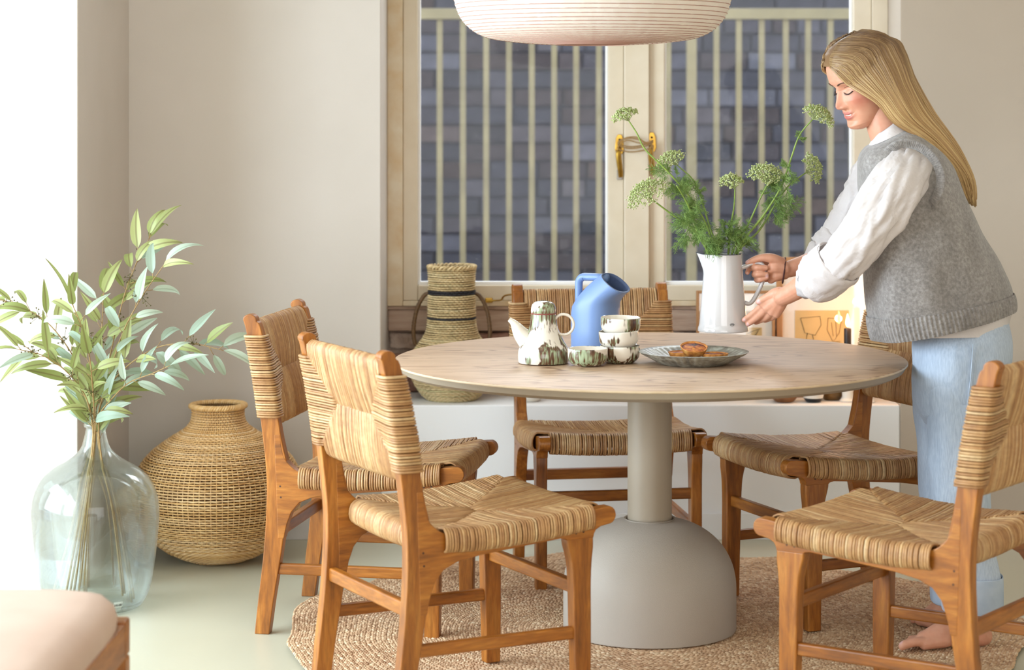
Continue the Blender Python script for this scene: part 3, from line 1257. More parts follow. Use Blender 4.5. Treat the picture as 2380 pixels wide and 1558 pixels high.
branch('eucalyptus branch rising highest, to the upper right of the bottle', [(196, 1392), (205, 1180), (219, 1040), (224, 975), (240, 900), (262, 800), (288, 690), (318, 610), (352, 545)], .08, 21, 'leaf_green', 4)
branch('eucalyptus branch with blue green leaves standing just below the highest one', [(182, 1385), (206, 1180), (220, 1040), (226, 975), (252, 880), (285, 775), (330, 690), (385, 610)], -.08, 13, 'leaf_blue', 1)
branch('pale blue green eucalyptus branch reaching far right towards the chair', [(290, 1380), (264, 1190), (236, 1080), (227, 975), (252, 900), (310, 840), (375, 805), (450, 800), (520, 815)], -.12, 18, 'leaf_blue', 2)
branch('short pale eucalyptus branch drooping right, just above the wicker vase', [(285, 1385), (262, 1190), (238, 1080), (230, 975), (258, 930), (300, 890), (350, 870), (395, 850)], -.18, 10, 'leaf_blue', 0)
branch('eucalyptus branch arching left past the left picture edge', [(150, 1398), (190, 1180), (214, 1040), (216, 975), (200, 900), (165, 820), (110, 750), (50, 715), (-20, 690)], -.05, 19, 'leaf_green', 4)
branch('upright eucalyptus branch in the middle of the bottle neck', [(170, 1390), (200, 1180), (218, 1040), (219, 975), (215, 900), (208, 830), (190, 760), (160, 690)], -.2, 18, 'leaf_green', 3)
branch('low eucalyptus branch drooping left in front of the white pier', [(160, 1395), (196, 1180), (215, 1040), (213, 975), (195, 915), (150, 860), (95, 825), (40, 812)], -.2, 16, 'leaf_green', 3)
branch('dense eucalyptus branch standing straight up beside the middle one', [(200, 1390), (208, 1180), (220, 1040), (222, 975), (226, 900), (232, 820), (238, 740), (240, 680)], .05, 13, 'leaf_green', 1)

# ------------------------------------------------------------------ stool in the front left corner
s = NT('tan_leather')
v = s.coords()
s.base(s.ramp(s.noise(v, 5, 5), [(.3, '#c2a593'), (.7, '#ccb2a1')]))
s.rough(.6)
s.bump(s.noise(v, 260, 3), .15, .001)
MATS['tan_leather'] = s.m
sx, sy = (303 - PX) * 4.47 / F, 4.47
stl = thing('cushioned_bench', 'low wooden bench with a tan cushion in the front left corner', 'bench', (sx, sy, 0))
MB().box((-1.0, -.05, .33), (0, 0, .405)).build('back_apron', 'teak_x', stl, bevel=.006)
MB().box((-.035, -1.3, .33), (0, -.05, .40)).build('side_apron', 'teak_y', stl, bevel=.004)
for (a, b) in ((-.05, -.05), (-1.0, -.05), (-.05, -1.3), (-1.0, -1.3)):
    MB().box((a, b, 0), (a + .05, b + .05, .33)).build('leg', 'teak_z', stl, bevel=.006)
m = MB()
n = 40
for zz, ins in ((.352, .03), (.36, .012), (.38, .003), (.405, .0), (.43, .006), (.448, .022), (.457, .05), (.462, .1), (.464, .2)):
    for k in range(n * 4):
        a = 2 * PI * k / (n * 4)
        e = 13
        cx, cy = math.cos(a), math.sin(a)
        q = (abs(cx) ** e + abs(cy) ** e) ** (-1 / e)
        m.v.append((-.49 + (.489 - ins) * q * cx, -.66 + (.656 - ins) * q * cy, zz + .014))
k = n * 4
for j in range(8):
    for i in range(k):
        m.f.append((j * k + i, j * k + (i + 1) % k, (j + 1) * k + (i + 1) % k, (j + 1) * k + i))
m.f.append(tuple(8 * k + i for i in range(k)))
m.f.append(tuple(range(k - 1, -1, -1)))
m.mi = [0] * len(m.f)
m.build('seat_cushion', 'tan_leather', stl, angle=60)

# ------------------------------------------------------------------ paper lantern
s = NT('rice_paper')
v = s.coords()
s.base(s.ramp(s.noise(v, 9, 5), [(.3, '#f0e6da'), (.7, '#f8f1e8')]))
s.rough(.8)
tl = s.n('BsdfTranslucent')
tl.inputs[0].default_value = lin('#f6ecde')
mx = s.n('MixShader')
mx.inputs[0].default_value = .35
s.l(s.b.outputs[0], mx.inputs[1])
s.l(tl.outputs[0], mx.inputs[2])
s.l(mx.outputs[0], s.out.inputs[0])
s.bump(s.noise(s.coords((1, 1, 2.5)), 38, 5, .6, .6), .35, .006)
MATS['rice_paper'] = s.m
simple('lantern_rib', '#b98f80', None, .7)
LY = 6.0
lt = thing('paper_lantern', 'large white ribbed paper lantern hanging above the table', 'pendant lamp', ((1377 - PX) * LY / F, LY, 1.607))
LP = [(.10, .0), (.17, .004), (.225, .009), (.277, .0165), (.308, .027), (.331, .041), (.348, .057), (.360, .073), (.369, .093), (.376, .118), (.380, .15), (.381, .19), (.378, .23), (.366, .28), (.34, .32), (.29, .35), (.2, .37), (.08, .378)]
LPs = resample(LP, .0125)
prof = []
for i, (r, z) in enumerate(LPs):
    prof.append((r, z))
    if i < len(LPs) - 1:
        r2, z2 = LPs[i + 1]
        prof.append(((r + r2) / 2 - .0014, (z + z2) / 2 + .0004))
seam = lambda a, z: 1 - .004 * max(0, 1 - abs(((a * 14 / (2 * PI)) % 1) - .5) / .04) + .0022 * math.sin(a * 31 + z * 90) * math.sin(a * 17 - z * 140) + .0015 * math.sin(a * 77 + z * 160)
MB().lathe(prof, 240, wob=seam).build('paper_shade', 'rice_paper', lt, angle=180)
for i, (r, z) in enumerate(LPs):
    pts = [((r + .0006) * math.cos(a), (r + .0006) * math.sin(a), z) for a in np.linspace(0, 2 * PI, 97)[:-1]]
    MB().tube(pts, .0010, 4, closed=True).build('rib', 'lantern_rib', lt, angle=180)
MB().tube([(0, 0, .37), (0, 0, 1.29)], .003, 8).build('cable', 'white_paint', lt)
m = MB().tube([(.0, 0, .36), (.0, 0, .10)], .002, 6)
m.tube([(-.1, 0, .37), (.1, 0, .37)], .002, 6).tube([(0, -.1, .37), (0, .1, .37)], .002, 6)
m.build('inner_frame', 'steel', lt)

# ------------------------------------------------------------------ things on the table
TZ = .7502


def glaze(name, c, g1, g2, b1, pscale=17, thr=.485):
    s = NT(name)
    v = s.coords((1, 1, 1.0), True)
    patch = s.noise(v, pscale, 2, .45, .3)
    streak = s.noise(s.coords((1, 1, .13), True), 170, 2, .5)
    low = s.noise(s.coords((1, 1, .6), True), pscale * 2.0, 2)
    edge = s.math('ADD', patch, s.math('MULTIPLY', s.math('SUBTRACT', streak, .5), .22))
    mask = s.ramp(edge, [(thr, (0, 0, 0, 1)), (thr + .05, (1, 1, 1, 1))])
    inner = s.ramp(s.math('ADD', s.math('MULTIPLY', streak, .75), s.math('MULTIPLY', low, .35)), [(.42, g1), (.52, g2), (.575, b1), (.70, '#452b1c')])
    s.base(s.mix(mask, c, inner))
    s.rough(.14)
    s.b.inputs['Coat Weight'].default_value = .5
    s.b.inputs['Coat Roughness'].default_value = .05
    MATS[name] = s.m


glaze('drip_glaze', '#e9e1d3', '#aab896', '#86906f', '#6b4c36')
simple('glaze_cream', '#e8e0d2', '#e2d8c8', .15, scale=9, coat=.4)
simple('foot_clay', '#a98c74', None, .8)
simple('lid_line', '#8a4a42', None, .5)
TPY = 5.915
sc_ = TPY / F
tp = thing('teapot', 'small cream teapot with brown and green drip glaze at the left of the bowls', 'teapot', ((1263 - PX) * sc_, TPY, TZ), 0)
prof = [(52, 847), (57.5, 846), (59, 843), (59.5, 832), (58.5, 818), (54, 806), (48, 797), (41, 782), (35, 770), (31.5, 757), (29.5, 743), (29, 733.5), (26, 733)]
MB().lathe([(r * sc_, (848 - y) * sc_) for r, y in prof], 64, capb=True).build('pot_body', 'drip_glaze', tp, angle=50)
MB().lathe([(29.0 * sc_, (733.2 - 732.5) * 0 + (848 - 733.5) * sc_), (29.6 * sc_, (848 - 732) * sc_), (29.0 * sc_, (848 - 730.8) * sc_)], 48).build('lid_ring', 'lid_line', tp)
MB().lathe([(r * sc_, (848 - y) * sc_) for r, y in [(28.5, 731), (29.2, 726), (28.6, 719), (26, 711), (20, 705.5), (10, 703), (.3, 702.6)]], 48).build('lid', 'drip_glaze', tp, angle=60)
pts = smooth_path([(-30 * sc_, 0, 45 * sc_), (-50 * sc_, -.004, 66 * sc_), (-62 * sc_, -.008, 84 * sc_), (-70 * sc_, -.010, 95 * sc_), (-79.5 * sc_, -.011, 103 * sc_)], 6)
rr = np.interp(np.linspace(0, 1, len(pts)), [0, .3, .6, .85, 1], [.030, .021, .0125, .0075, .0062])
MB().tube(pts, list(rr), 20, caps=False).build('spout', 'glaze_cream', tp, angle=180)
pts = [(.054 + .0275 * .98 * math.cos(a), -.004, (848 - 758) * sc_ + .0275 * math.sin(a)) for a in np.linspace(-2.35, 2.75, 30)]
MB().tube(pts, .0052, 12, flat=.75).build('ring_handle', 'glaze_cream', tp, angle=180)


def bowl(label, px, py, rz, z=TZ, tilt=(0, 0), Y=None, grp='drip glazed bowls beside the teapot'):
    Y = Y or CH
    o = thing('glazed_bowl', label, 'bowl', (px, py, z), rz, grp)
    o.rotation_euler = (tilt[0], tilt[1], rz)
    out = [(.028, .0), (.036, .001), (.046, .008), (.052, .018), (.0535, .030), (.0535, .0455)]
    outr = [(p.x, p.z) for p in smooth_path([(a, 0, b) for a, b in out], 4)]
    MB().lathe(outr + [(.0525, .0465), (.0512, .0458)], 48, capb=True).build('bowl_body', 'drip_glaze', o, angle=70)
    inn = [(.0512, .0458), (.0505, .03), (.048, .018), (.04, .009), (.02, .0055), (.0005, .005)]
    MB().lathe(inn, 48).build('inside', 'glaze_cream', o, angle=180)
    return o


by = 5.86
bowl('drip glazed bowl standing alone in front of the stack, beside the teapot', (1366 - PX) * by / F, by, .4)
b2 = 5.925
sx_ = (1441 - PX) * b2 / F
bowl('drip glazed bowl at the bottom of the stack of three', sx_, b2, 2.2)
bowl('drip glazed bowl in the middle of the stack of three', sx_ - .002, b2, 4.0, TZ + .0405, (.02, .05))
bowl('drip glazed bowl on top of the stack of three', sx_ + .001, b2 + .002, 5.3, TZ + .076, (.0, .03))

# blue pitcher
simple('blue_ceramic', '#7590bf', '#718cba', .38, scale=5)
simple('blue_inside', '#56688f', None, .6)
PY_ = 6.27
sc_ = PY_ / F
bp = thing('blue_pitcher', 'matt blue pitcher with a slanted spout and square handle behind the bowls', 'pitcher', ((1384 - PX) * sc_, PY_, TZ), -.62)
zb_ = lambda y: (808 - y) * sc_


def ring(cx, cz, ax, az, ry, sq=2.4, n=48):
    """closed section: (ax, az) half axis in the picture plane, ry half depth"""
    P = []
    for k in range(n):
        a = 2 * PI * k / n
        c, s_ = math.cos(a), math.sin(a)
        q = (abs(c) ** sq + abs(s_) ** sq) ** (-1 / sq)
        P.append((cx + c * q * ax, s_ * q * ry, cz + c * q * az))
    return P


u = sc_
r0 = 54 * u
sec = [ring(0, .0, 50 * u, 0, 50 * u), ring(0, .0015, 53 * u, 0, 53 * u), ring(0, .006, r0, 0, r0), ring(0, zb_(760), r0, 0, r0), ring(0, zb_(722), r0, 2 * u, r0 * .99), ring(2 * u, zb_(704), 53.4 * u, 6 * u, r0 * .98),
       ring(12 * u, zb_(689), 49.5 * u, -1.5 * u, r0 * .93), ring(28 * u, zb_(673), 42 * u, -10 * u, r0 * .84), ring(42 * u, zb_(662), 34 * u, -17 * u, r0 * .76), ring(54 * u, zb_(654), 29 * u, -21 * u, r0 * .70), ring(57 * u, zb_(652), 28.4 * u, -21.2 * u, r0 * .68)]
MB().grid(sec, closed_v=True).build('pitcher_body', 'blue_ceramic', bp, angle=180)
ins = [ring(57 * u, zb_(652), 28.4 * u, -21.2 * u, r0 * .68), ring(57 * u, zb_(651.4), 25.6 * u, -19.4 * u, r0 * .62), ring(50 * u, zb_(657), 25.8 * u, -19 * u, r0 * .63), ring(18 * u, zb_(690), 36 * u, -4 * u, r0 * .8), ring(0, zb_(760), 48 * u, 0, 48 * u), ring(0, zb_(800), 46 * u, 0, 46 * u)]
MB().grid(ins, closed_v=True).build('pitcher_inside', 'blue_inside', bp, angle=180)
MB().add(ring(0, .0, 50 * u, 0, 50 * u), [tuple(range(47, -1, -1))]).build('bottom', 'blue_ceramic', bp)
hp = [(34 * u, 0, zb_(642)), (0 * u, 0, zb_(641.5)), (-30 * u, 0, zb_(642))]
for a in np.linspace(PI / 2, PI, 7):
    hp.append((-30 * u + 17 * u * math.cos(a), 0, zb_(658) + 16 * u * math.sin(a)))
hp += [(-47 * u, 0, zb_(690)), (-46 * u, 0, zb_(722))]
MB().tube(hp, [(10 * u, 9 * u)] * len(hp), 16).build('handle', 'blue_ceramic', bp, angle=180)

# plate with custard tarts
s = NT('marbled_glaze')
v = s.coords()
n1 = s.noise(v, 18, 5, .6, 1.5)
s.base(s.ramp(n1, [(.3, '#55524a'), (.48, '#8a877c'), (.62, '#aeb0a4'), (.75, '#6f6d64')]))
s.rough(.38)
s.b.inputs['Coat Weight'].default_value = .1
MATS['marbled_glaze'] = s.m
PLY = 5.90
pl = thing('fluted_plate', 'grey marbled fluted plate holding the custard tarts', 'plate', ((1612 - PX) * PLY / F, PLY, TZ))
fl = lambda a, z: 1 + .016 * math.cos(44 * a) * max(0, min(1, max(0, z - .003) / .012) - max(0, z - .026) / .008)
op = [(.078, .0), (.088, .0), (.095, .004), (.118, .017), (.138, .027), (.1475, .0335)]
ip = [(.1475, .0335), (.145, .0345), (.135, .0295), (.112, .019), (.088, .0085), (.07, .0065), (.001, .006)]
MB().lathe(op, 264, wob=fl, capb=True).build('plate_body', 'marbled_glaze', pl, angle=180)
MB().lathe(ip, 264, wob=fl).build('plate_inside', 'marbled_glaze', pl, angle=180)
s = NT('tart_crust')
v = s.coords()
s.base(s.ramp(s.noise(v, 60, 4), [(.3, '#8a4a1a'), (.55, '#c9823a'), (.75, '#e0ab62')]))
s.rough(.5)
s.bump(s.noise(s.coords((1, 1, 6)), 90, 3), .5, .003)
MATS['tart_crust'] = s.m
s = NT('custard')
v = s.coords(rnd=True)
s.base(s.ramp(s.noise(v, 36, 4, .6, .6), [(.36, '#d8902c'), (.46, '#b4601a'), (.54, '#6d2712'), (.64, '#2a100c')]))
s.rough(.5)
s.b.inputs['Specular IOR Level'].default_value = .2
MATS['custard'] = s.m


def tart(label, p, tilt, rz):
    o = thing('custard_tart', label, 'tart', p, rz, 'custard tarts on the plate')
    o.rotation_euler = (tilt[0], tilt[1], rz)
    wb_ = lambda a, z: 1 + .02 * math.sin(5 * a) + .012 * math.sin(13 * a)
    MB().lathe([(.024, .0), (.028, .002), (.0335, .012), (.0365, .0185), (.037, .0205), (.0355, .0215), (.033, .020), (.0315, .0165)], 40, wob=wb_, capb=True).build('crust', 'tart_crust', o, angle=60)
    MB().lathe([(.0322, .0175), (.027, .0188), (.018, .0182), (.008, .0195), (.0005, .0198)], 40, wob=wb_).build('custard_filling', 'custard', o, angle=180)


pc = pl.location
tart('custard tart lying on the left of the plate', (pc.x - .03, pc.y + .03, TZ + .008), (.0, .0), 1)
tart('custard tart lying on the right of the plate', (pc.x + .055, pc.y - .005, TZ + .008), (.0, .0), 2.2)
tart('custard tart tilted on top of the other two tarts', (pc.x + .000, pc.y - .002, TZ + .027), (.30, .04), 0.0)

# ------------------------------------------------------------------ ledge: frames, candles and pots
simple('pale_oak', '#b98a5e', '#a87a50', .5, scale=12, stretch=(4, 4, .6))
simple('mat_board', '#f0e8e0', None, .8)
simple('art_paper', '#d9bd8a', '#cfb27e', .8, scale=8)
simple('ink', '#26241f', None, .7)
simple('ink_brown', '#5c3a24', None, .7)
s = NT('picture_glass')
tr = s.n('BsdfTransparent')
gl = s.n('BsdfGlossy')
gl.inputs['Roughness'].default_value = .01
mx = s.n('MixShader')
mx.inputs[0].default_value = .06
s.l(tr.outputs[0], mx.inputs[1])
s.l(gl.outputs[0], mx.inputs[2])
s.l(mx.outputs[0], s.out.inputs[0])
MATS['picture_glass'] = s.m


def frame(label, x0, x1, ytop, Y, fw, art, strokes):
    k = Y / F
    o = thing('picture_frame', label, 'picture', ((x0 + x1) / 2 * k - PX * k, Y, LEDGE + .001))
    o.rotation_euler = (-.05, 0, 0)
    hw_ = (x1 - x0) / 2 * k
    H = (925 - ytop) * k
    for (a, b) in (((-hw_, 0, 0), (-hw_ + fw, .02, H)), ((hw_ - fw, 0, 0), (hw_, .02, H)), ((-hw_ + fw, 0, H - fw), (hw_ - fw, .02, H)), ((-hw_ + fw, 0, 0), (hw_ - fw, .02, fw))):
        MB().box(a, b).build('frame_bar', 'pale_oak', o, bevel=.002)
    MB().box((-hw_ + fw, .010, fw), (hw_ - fw, .013, H - fw)).build('mount', 'mat_board', o, bevel=0)
    ax0, ax1, ay0, ay1 = art
    xx = lambda p: (p - (x0 + x1) / 2) * k
    zz_ = lambda p: (925 - p) * k
    pa = MB().box((xx(ax0), .0085, zz_(ay1)), (xx(ax1), .011, zz_(ay0))).build('art_print', 'art_paper', o, bevel=0)
    for st_ in strokes:
        mt = 'ink'
        if st_[0] == 'b':
            mt, st_ = 'ink_brown', st_[1:]
        MB().tube([(xx(a), .0078, zz_(b)) for a, b in st_], .0017, 4, flat=.4).build('ink_stroke', mt, pa)
    MB().box((-hw_ + fw, .004, fw), (hw_ - fw, .006, H - fw)).build('glazing', 'picture_glass', o, bevel=0)
    return o


frame('small oak picture frame leaning on the window behind the white jug', 1619, 1802, 676, 7.50, .010, (1735, 1772, 762, 900),
      [[(1738, 776), (1752, 770), (1768, 765)], [(1750, 790), (1764, 768)], [(1738, 800), (1768, 792)]])
frame('larger oak picture frame with two abstract ink shapes behind the black candle', 1806, 2030, 600, 7.52, .020, (1849, 1975, 724, 905),
      [[(1862, 742), (1908, 738), (1910, 758), (1896, 782), (1872, 776), (1862, 742)], [(1878, 776), (1874, 800)], [(1890, 780), (1894, 802)], [(1866, 806), (1902, 806)],
       ['b', (1926, 742), (1958, 744), (1952, 776), (1938, 798), (1924, 770), (1926, 742)], ['b', (1934, 752), (1938, 784)], ['b', (1944, 750), (1946, 786)], ['b', (1922, 800), (1954, 796)]])

simple('candle_black', '#1b1413', None, .45)
simple('candle_white', '#f2ece2', None, .5, sss=.3)
simple('holder_white', '#efe9df', None, .4)
s = NT('flame')
em = s.n('Emission')
em.inputs[0].default_value = (1.0, .62, .22, 1)
em.inputs[1].default_value = 14
s.l(em.outputs[0], s.out.inputs[0])
MATS['flame'] = s.m


def candle(label, px, ytop, Y, wax, r=.0125, hold=True):
    k = Y / F
    o = thing('lit_candle', label, 'candle', ((px - PX) * k, Y, LEDGE + .001), 0, 'lit candles on the window ledge')
    zt_ = CH - (ytop - HY) * k - LEDGE
    MB().lathe([(r, .05), (r, zt_ - .004), (r * .9, zt_), (r * .4, zt_ - .002), (.0005, zt_ - .003)], 24, capb=True).build('wax_stick', wax, o, angle=40)
    MB().tube([(0, 0, zt_ - .003), (.001, 0, zt_ + .008)], .0009, 5).build('wick', 'black', o)
    MB().lathe([(.0005, zt_ + .004), (.005, zt_ + .010), (.0068, zt_ + .018), (.0058, zt_ + .028), (.003, zt_ + .040), (.0004, zt_ + .049)], 14).build('flame', 'flame', o, angle=180)
    MB().lathe([(.026, 0), (.027, .004), (.022, .008), (.0185, .014), (.0185, .05), (.0195, .055), (.014, .056)], 28, capb=True).build('candle_holder', 'holder_white', o, angle=45)
    d = bpy.data.lights.new('candle_glow', 'POINT')
    d.energy, d.color, d.shadow_soft_size = .75, (1.0, .50, .20), .012
    l_ = bpy.data.objects.new('candle_glow', d)
    COL.objects.link(l_)
    l_.parent = o
    l_.location = (0, -.012, zt_ + .022)
    return o


candle('black lit candle in front of the larger picture frame', 1970, 764, 7.42, 'candle_black')
candle('white lit candle partly hidden behind the grey vest', 2017, 724, 7.40, 'candle_white', .010)
simple('bowl_brown', '#7a4c2a', '#93643c', .6, scale=60)
simple('pot_black', '#232326', None, .3)
simple('pot_gold', '#7d5a24', '#5f4320', .45, scale=30)


def pot(name, label, px, w_, prof, mat_, mat2=None, Y=7.41, split=.014):
    k = Y / F
    o = thing(name, label, name.split('_')[-1], ((px - PX) * k, Y, LEDGE))
    r = w_ / 2 * k
    lo = [(a * r, b) for a, b in prof if b <= split]
    up = [(a * r, b) for a, b in prof if b >= split]
    MB().lathe(lo, 36, capb=True).build('lower_body', mat_, o, angle=60)
    MB().lathe(up + [(up[-1][0] * .93, up[-1][1]), (up[-2][0] * .9, split + .004), (.001, split + .003)], 36).build('upper_body', mat2 or mat_, o, angle=60)
    return o


BPROF = [(.62, .0), (.75, .004), (.92, .014), (1.0, .03), (1.02, .045)]
pot('woven_bowl', 'small brown woven bowl on the ledge under the table edge', 1823, 62, BPROF, 'bowl_brown')
pot('ceramic_pot', 'small pot with black foot and white glaze on the ledge', 1890, 50, BPROF, 'pot_black', 'holder_white', split=.014)
pot('wooden_bowl', 'small golden brown bowl on the ledge left of the candle holder', 1934, 52, BPROF, 'pot_gold', Y=7.46)
pot('cream_bowl', 'low cream bowl on the ledge behind the left post of the far chair', 1234, 58, BPROF, 'glaze_cream', Y=7.43)

# ------------------------------------------------------------------ white jug with wild carrot
simple('white_enamel', '#d2cecd', None, .12, coat=.5)
simple('jug_rim', '#3a3a44', None, .4)
simple('badge', '#2b2a2e', None, .4)
JY = 6.10
k_ = JY / F
jug = thing('white_jug', 'glossy white enamel jug of green flowers lifted by the person', 'jug', ((1680.5 - PX) * k_, JY, CH - (770 - HY) * k_))
jz = lambda y: (770 - y) * k_
prof = [(56, 770), (58.7, 768.5), (58.3, 762), (56, 755), (55, 748), (53.4, 728), (51, 700), (48.2, 668), (45.2, 630), (42.7, 600), (42, 592), (42.3, 590.5)]
inn = [(41.4, 590.5), (41.2, 592), (44, 630), (49.5, 700), (52, 750), (30, 757), (.5, 758)]
prof = [(r * k_, jz(y)) for r, y in prof]
N = 96


def jugring(r, z):
    P = []
    top = jz(590.5)
    d = top - z
    for q in range(N):
        a = 2 * PI * q / N
        x, y = r * math.cos(a), r * math.sin(a)
        # pouring lip on the far left side, a V that tapers down the wall
        t = max(0, 1 - d / .052)
        da = abs(((a - PI + PI) % (2 * PI)) - PI)
        pull = .0235 * t ** 1.25 * max(0, 1 - da / (.10 + .42 * t)) ** 1.1
        P.append((x - pull, y, z + .004 * t * max(0, 1 - da / .3)))
    return P


body = [(p.x, p.z) for p in smooth_path([(r, 0, z) for r, z in prof], 5)]
MB().grid([jugring(r, z) for r, z in body], closed_v=True).add(jugring(*body[0]), [tuple(range(N - 1, -1, -1))]).build('jug_body', 'white_enamel', jug, angle=50)
MB().grid([jugring(r * k_, jz(y)) for r, y in inn], closed_v=True).build('jug_inside', 'white_enamel', jug, angle=50)
rimp = jugring(42.2 * k_, jz(590.2))
MB().tube(rimp, .0013, 6, closed=True).build('rim_edge', 'jug_rim', jug, angle=180)
hx = lambda p: (p - 1680.5) * k_
HP = [(1724, 622), (1734, 619), (1748, 612), (1764, 611), (1775, 620), (1777, 636), (1771, 658), (1760, 682), (1749, 700), (1740, 706), (1731, 704)]
hpts = smooth_path([(hx(a), 0, jz(b)) for a, b in HP], 6)
MB().tube(hpts, [(.0092, .0062)] * len(hpts), 14, up=(0, 0, 1)).build('strap_handle', 'white_enamel', jug, angle=180)
a0 = math.radians(-72)
rb_ = np.interp(jz(750), [z for r, z in reversed(prof)][::-1], [r for r, z in reversed(prof)][::-1])
bp_ = []
for q in range(28):
    t = 2 * PI * q / 28
    aa = a0 + math.cos(t) * .095
    bp_.append(((rb_ + .0004) * math.cos(aa), (rb_ + .0004) * math.sin(aa), jz(750) + math.sin(t) * .0033))
MB().tube(bp_, .0005, 4, closed=True).build('badge_ring', 'badge', jug)
for q in range(7):
    aa = a0 - .06 + q * .02
    MB().tube([((rb_ + .0003) * math.cos(aa), (rb_ + .0003) * math.sin(aa), jz(750) - .0009), ((rb_ + .0003) * math.cos(aa + .006), (rb_ + .0003) * math.sin(aa + .006), jz(750) + .0009)], .0006, 4).build('badge_letter', 'badge', jug)

simple('stem_green', '#8aa044', '#6f8a3a', .5, scale=60)
simple('floret', '#b4b884', '#93a85a', .7, scale=90, island=[(0, '#8fa64e'), (.5, '#b7bd80'), (1, '#d6d8b0')])
simple('feather_green', '#7d9a48', '#648440', .6, scale=40, island=[(0, '#5a7d3a'), (.6, '#86a452'), (1, '#a5ba6c')])


def umbel(c, axis, rad, m, n=34, droop=.5, base=None):
    """florets on rays, a domed head"""
    ax = Vector(axis).normalized()
    e1 = ax.orthogonal().normalized()
    e2 = ax.cross(e1)
    b = Vector(base) if base else c - ax * rad * .6
    for i in range(n):
        r = math.sqrt((i + .5) / n)
        a = i * 2.39996
        p = c + (e1 * math.cos(a) + e2 * math.sin(a)) * rad * r + ax * rad * (.28 - droop * r * r)
        m.tube([b, b.lerp(p, .5) + ax * rad * .12, p - ax * rad * .06], .00055, 3, caps=False)
        for j in range(13):
            q = p + Vector((random.gauss(0, 1), random.gauss(0, 1), random.gauss(0, 1))) * rad * .075
            s_ = random.uniform(.0016, .0031)
            m.ball(q, (s_, s_, s_ * .8), 5, 3)


def feather(m, p, d, L, gen=0):
    """finely divided leaf"""
    d = Vector(d).normalized()
    side = d.orthogonal().normalized()
    side.rotate(Matrix.Rotation(random.uniform(0, 6.28), 3, d))
    q = p + d * L + Vector((0, 0, -.12 * L))
    m.tube([p, p.lerp(q, .5) + Vector((0, 0, .05 * L)), q], [.0009 - .0002 * gen, .0008 - .0002 * gen, .0004], 3, caps=False)
    if gen >= 2:
        return
    n = 6 if gen == 0 else 4
    for i in range(n):
        t = .25 + .75 * i / n
        for sg in (-1, 1):
            dd = d * .75 + side * sg * .8 + Vector((random.gauss(0, .25), random.gauss(0, .25), random.gauss(0, .2)))
            feather(m, p.lerp(q, t), dd, L * (.5 if gen == 0 else .42) * (1.1 - .5 * t), gen + 1)


def flower(label, pix, dy, head=None, leaves=()):
    root = thing('wild_carrot_stem', label, 'flower', jug.location, 0, 'wild carrot stems in the white jug')
    org = Vector(jug.location)
    n = len(pix)
    pts = [at(x, y, JY + dy * (i / (n - 1)) ** 1.0) - org for i, (x, y) in enumerate(pix)]
    path = smooth_path(pts, 6)
    M_ = len(path)
    MB().tube(path, [.0036 - .0018 * i / M_ for i in range(M_)], 7).build('stem', 'stem_green', root, angle=180)
    if head:
        (hx_, hy_), ax, rad, nn, dr = head
        m = MB()
        c = at(hx_, hy_, JY + dy) - org
        umbel(c, ax, rad * 1.12, m, int(nn * 1.25), dr, path[-1])
        m.build('flower_head', 'floret', root, angle=180, fix=False, kind='stuff')
    if leaves:
        m = MB()
        for (lx, ly, cnt, L) in leaves:
            c = at(lx, ly, JY + dy * .6 + random.uniform(-.02, .02)) - org
            # nearest point of the stem
            s0 = min(path, key=lambda q: (q - c).length)
            for _ in range(int(cnt * 1.7)):
                dv = (c - s0)
                dv = dv if dv.length > .004 else Vector((0, 0, 1))
                dv = dv.normalized() + Vector((random.gauss(0, .7), random.gauss(0, .7), random.gauss(.35, .6)))
                feather(m, s0 + (c - s0) * random.uniform(0, .5), dv, L * random.uniform(.7, 1.2))
        m.build('feathery_leaves', 'feather_green', root, angle=180, fix=False, kind='stuff')
    return root


flower('wild carrot stem leaning far left with a small green head beside the window catch', [(1672, 740), (1662, 600), (1640, 520), (1600, 455), (1548, 395), (1500, 348), (1480, 310), (1462, 282)], .02, ((1450, 264), (-.35, -.3, .9), .032, 26, .45), ((1575, 430, 4, .055), (1610, 490, 4, .05), (1548, 405, 3, .05)))
flower('wild carrot stem with the broad drooping head lowest on the left', [(1665, 740), (1652, 600), (1612, 535), (1570, 505), (1530, 475), (1508, 458)], -.06, ((1500, 440), (-.45, -.35, .82), .052, 46, .62), ((1600, 520, 4, .05), (1590, 545, 4, .055)))
flower('wild carrot stem with a green head just right of the window post', [(1680, 740), (1672, 600), (1650, 530), (1632, 470), (1612, 420), (1575, 385)], .06, ((1556, 366), (-.4, -.3, .85), .036, 30, .5), ((1620, 450, 4, .055), (1640, 540, 5, .055)))
flower('short wild carrot stem standing upright in the middle of the jug', [(1685, 740), (1692, 600), (1698, 530), (1706, 480), (1708, 440)], -.03, ((1698, 415), (-.1, -.35, .93), .030, 28, .65), ((1700, 530, 5, .05), (1690, 560, 5, .05), (1705, 560, 5, .045)))
flower('wild carrot stem with the fullest green head right of the middle', [(1688, 740), (1698, 600), (1740, 520), (1765, 465), (1783, 430)], -.05, ((1782, 400), (.1, -.4, .9), .044, 46, .5), ((1790, 430, 5, .05), (1725, 550, 4, .05), (1810, 470, 4, .05)))
flower('tallest wild carrot stem bending right with a head touching the nose of the person', [(1690, 740), (1705, 600), (1775, 500), (1815, 435), (1838, 370), (1858, 315), (1888, 278)], -.09, ((1908, 262), (.5, -.25, .85), .040, 36, .6), ((1832, 395, 3, .035), (1860, 325, 2, .03), (1820, 430, 4, .05)))
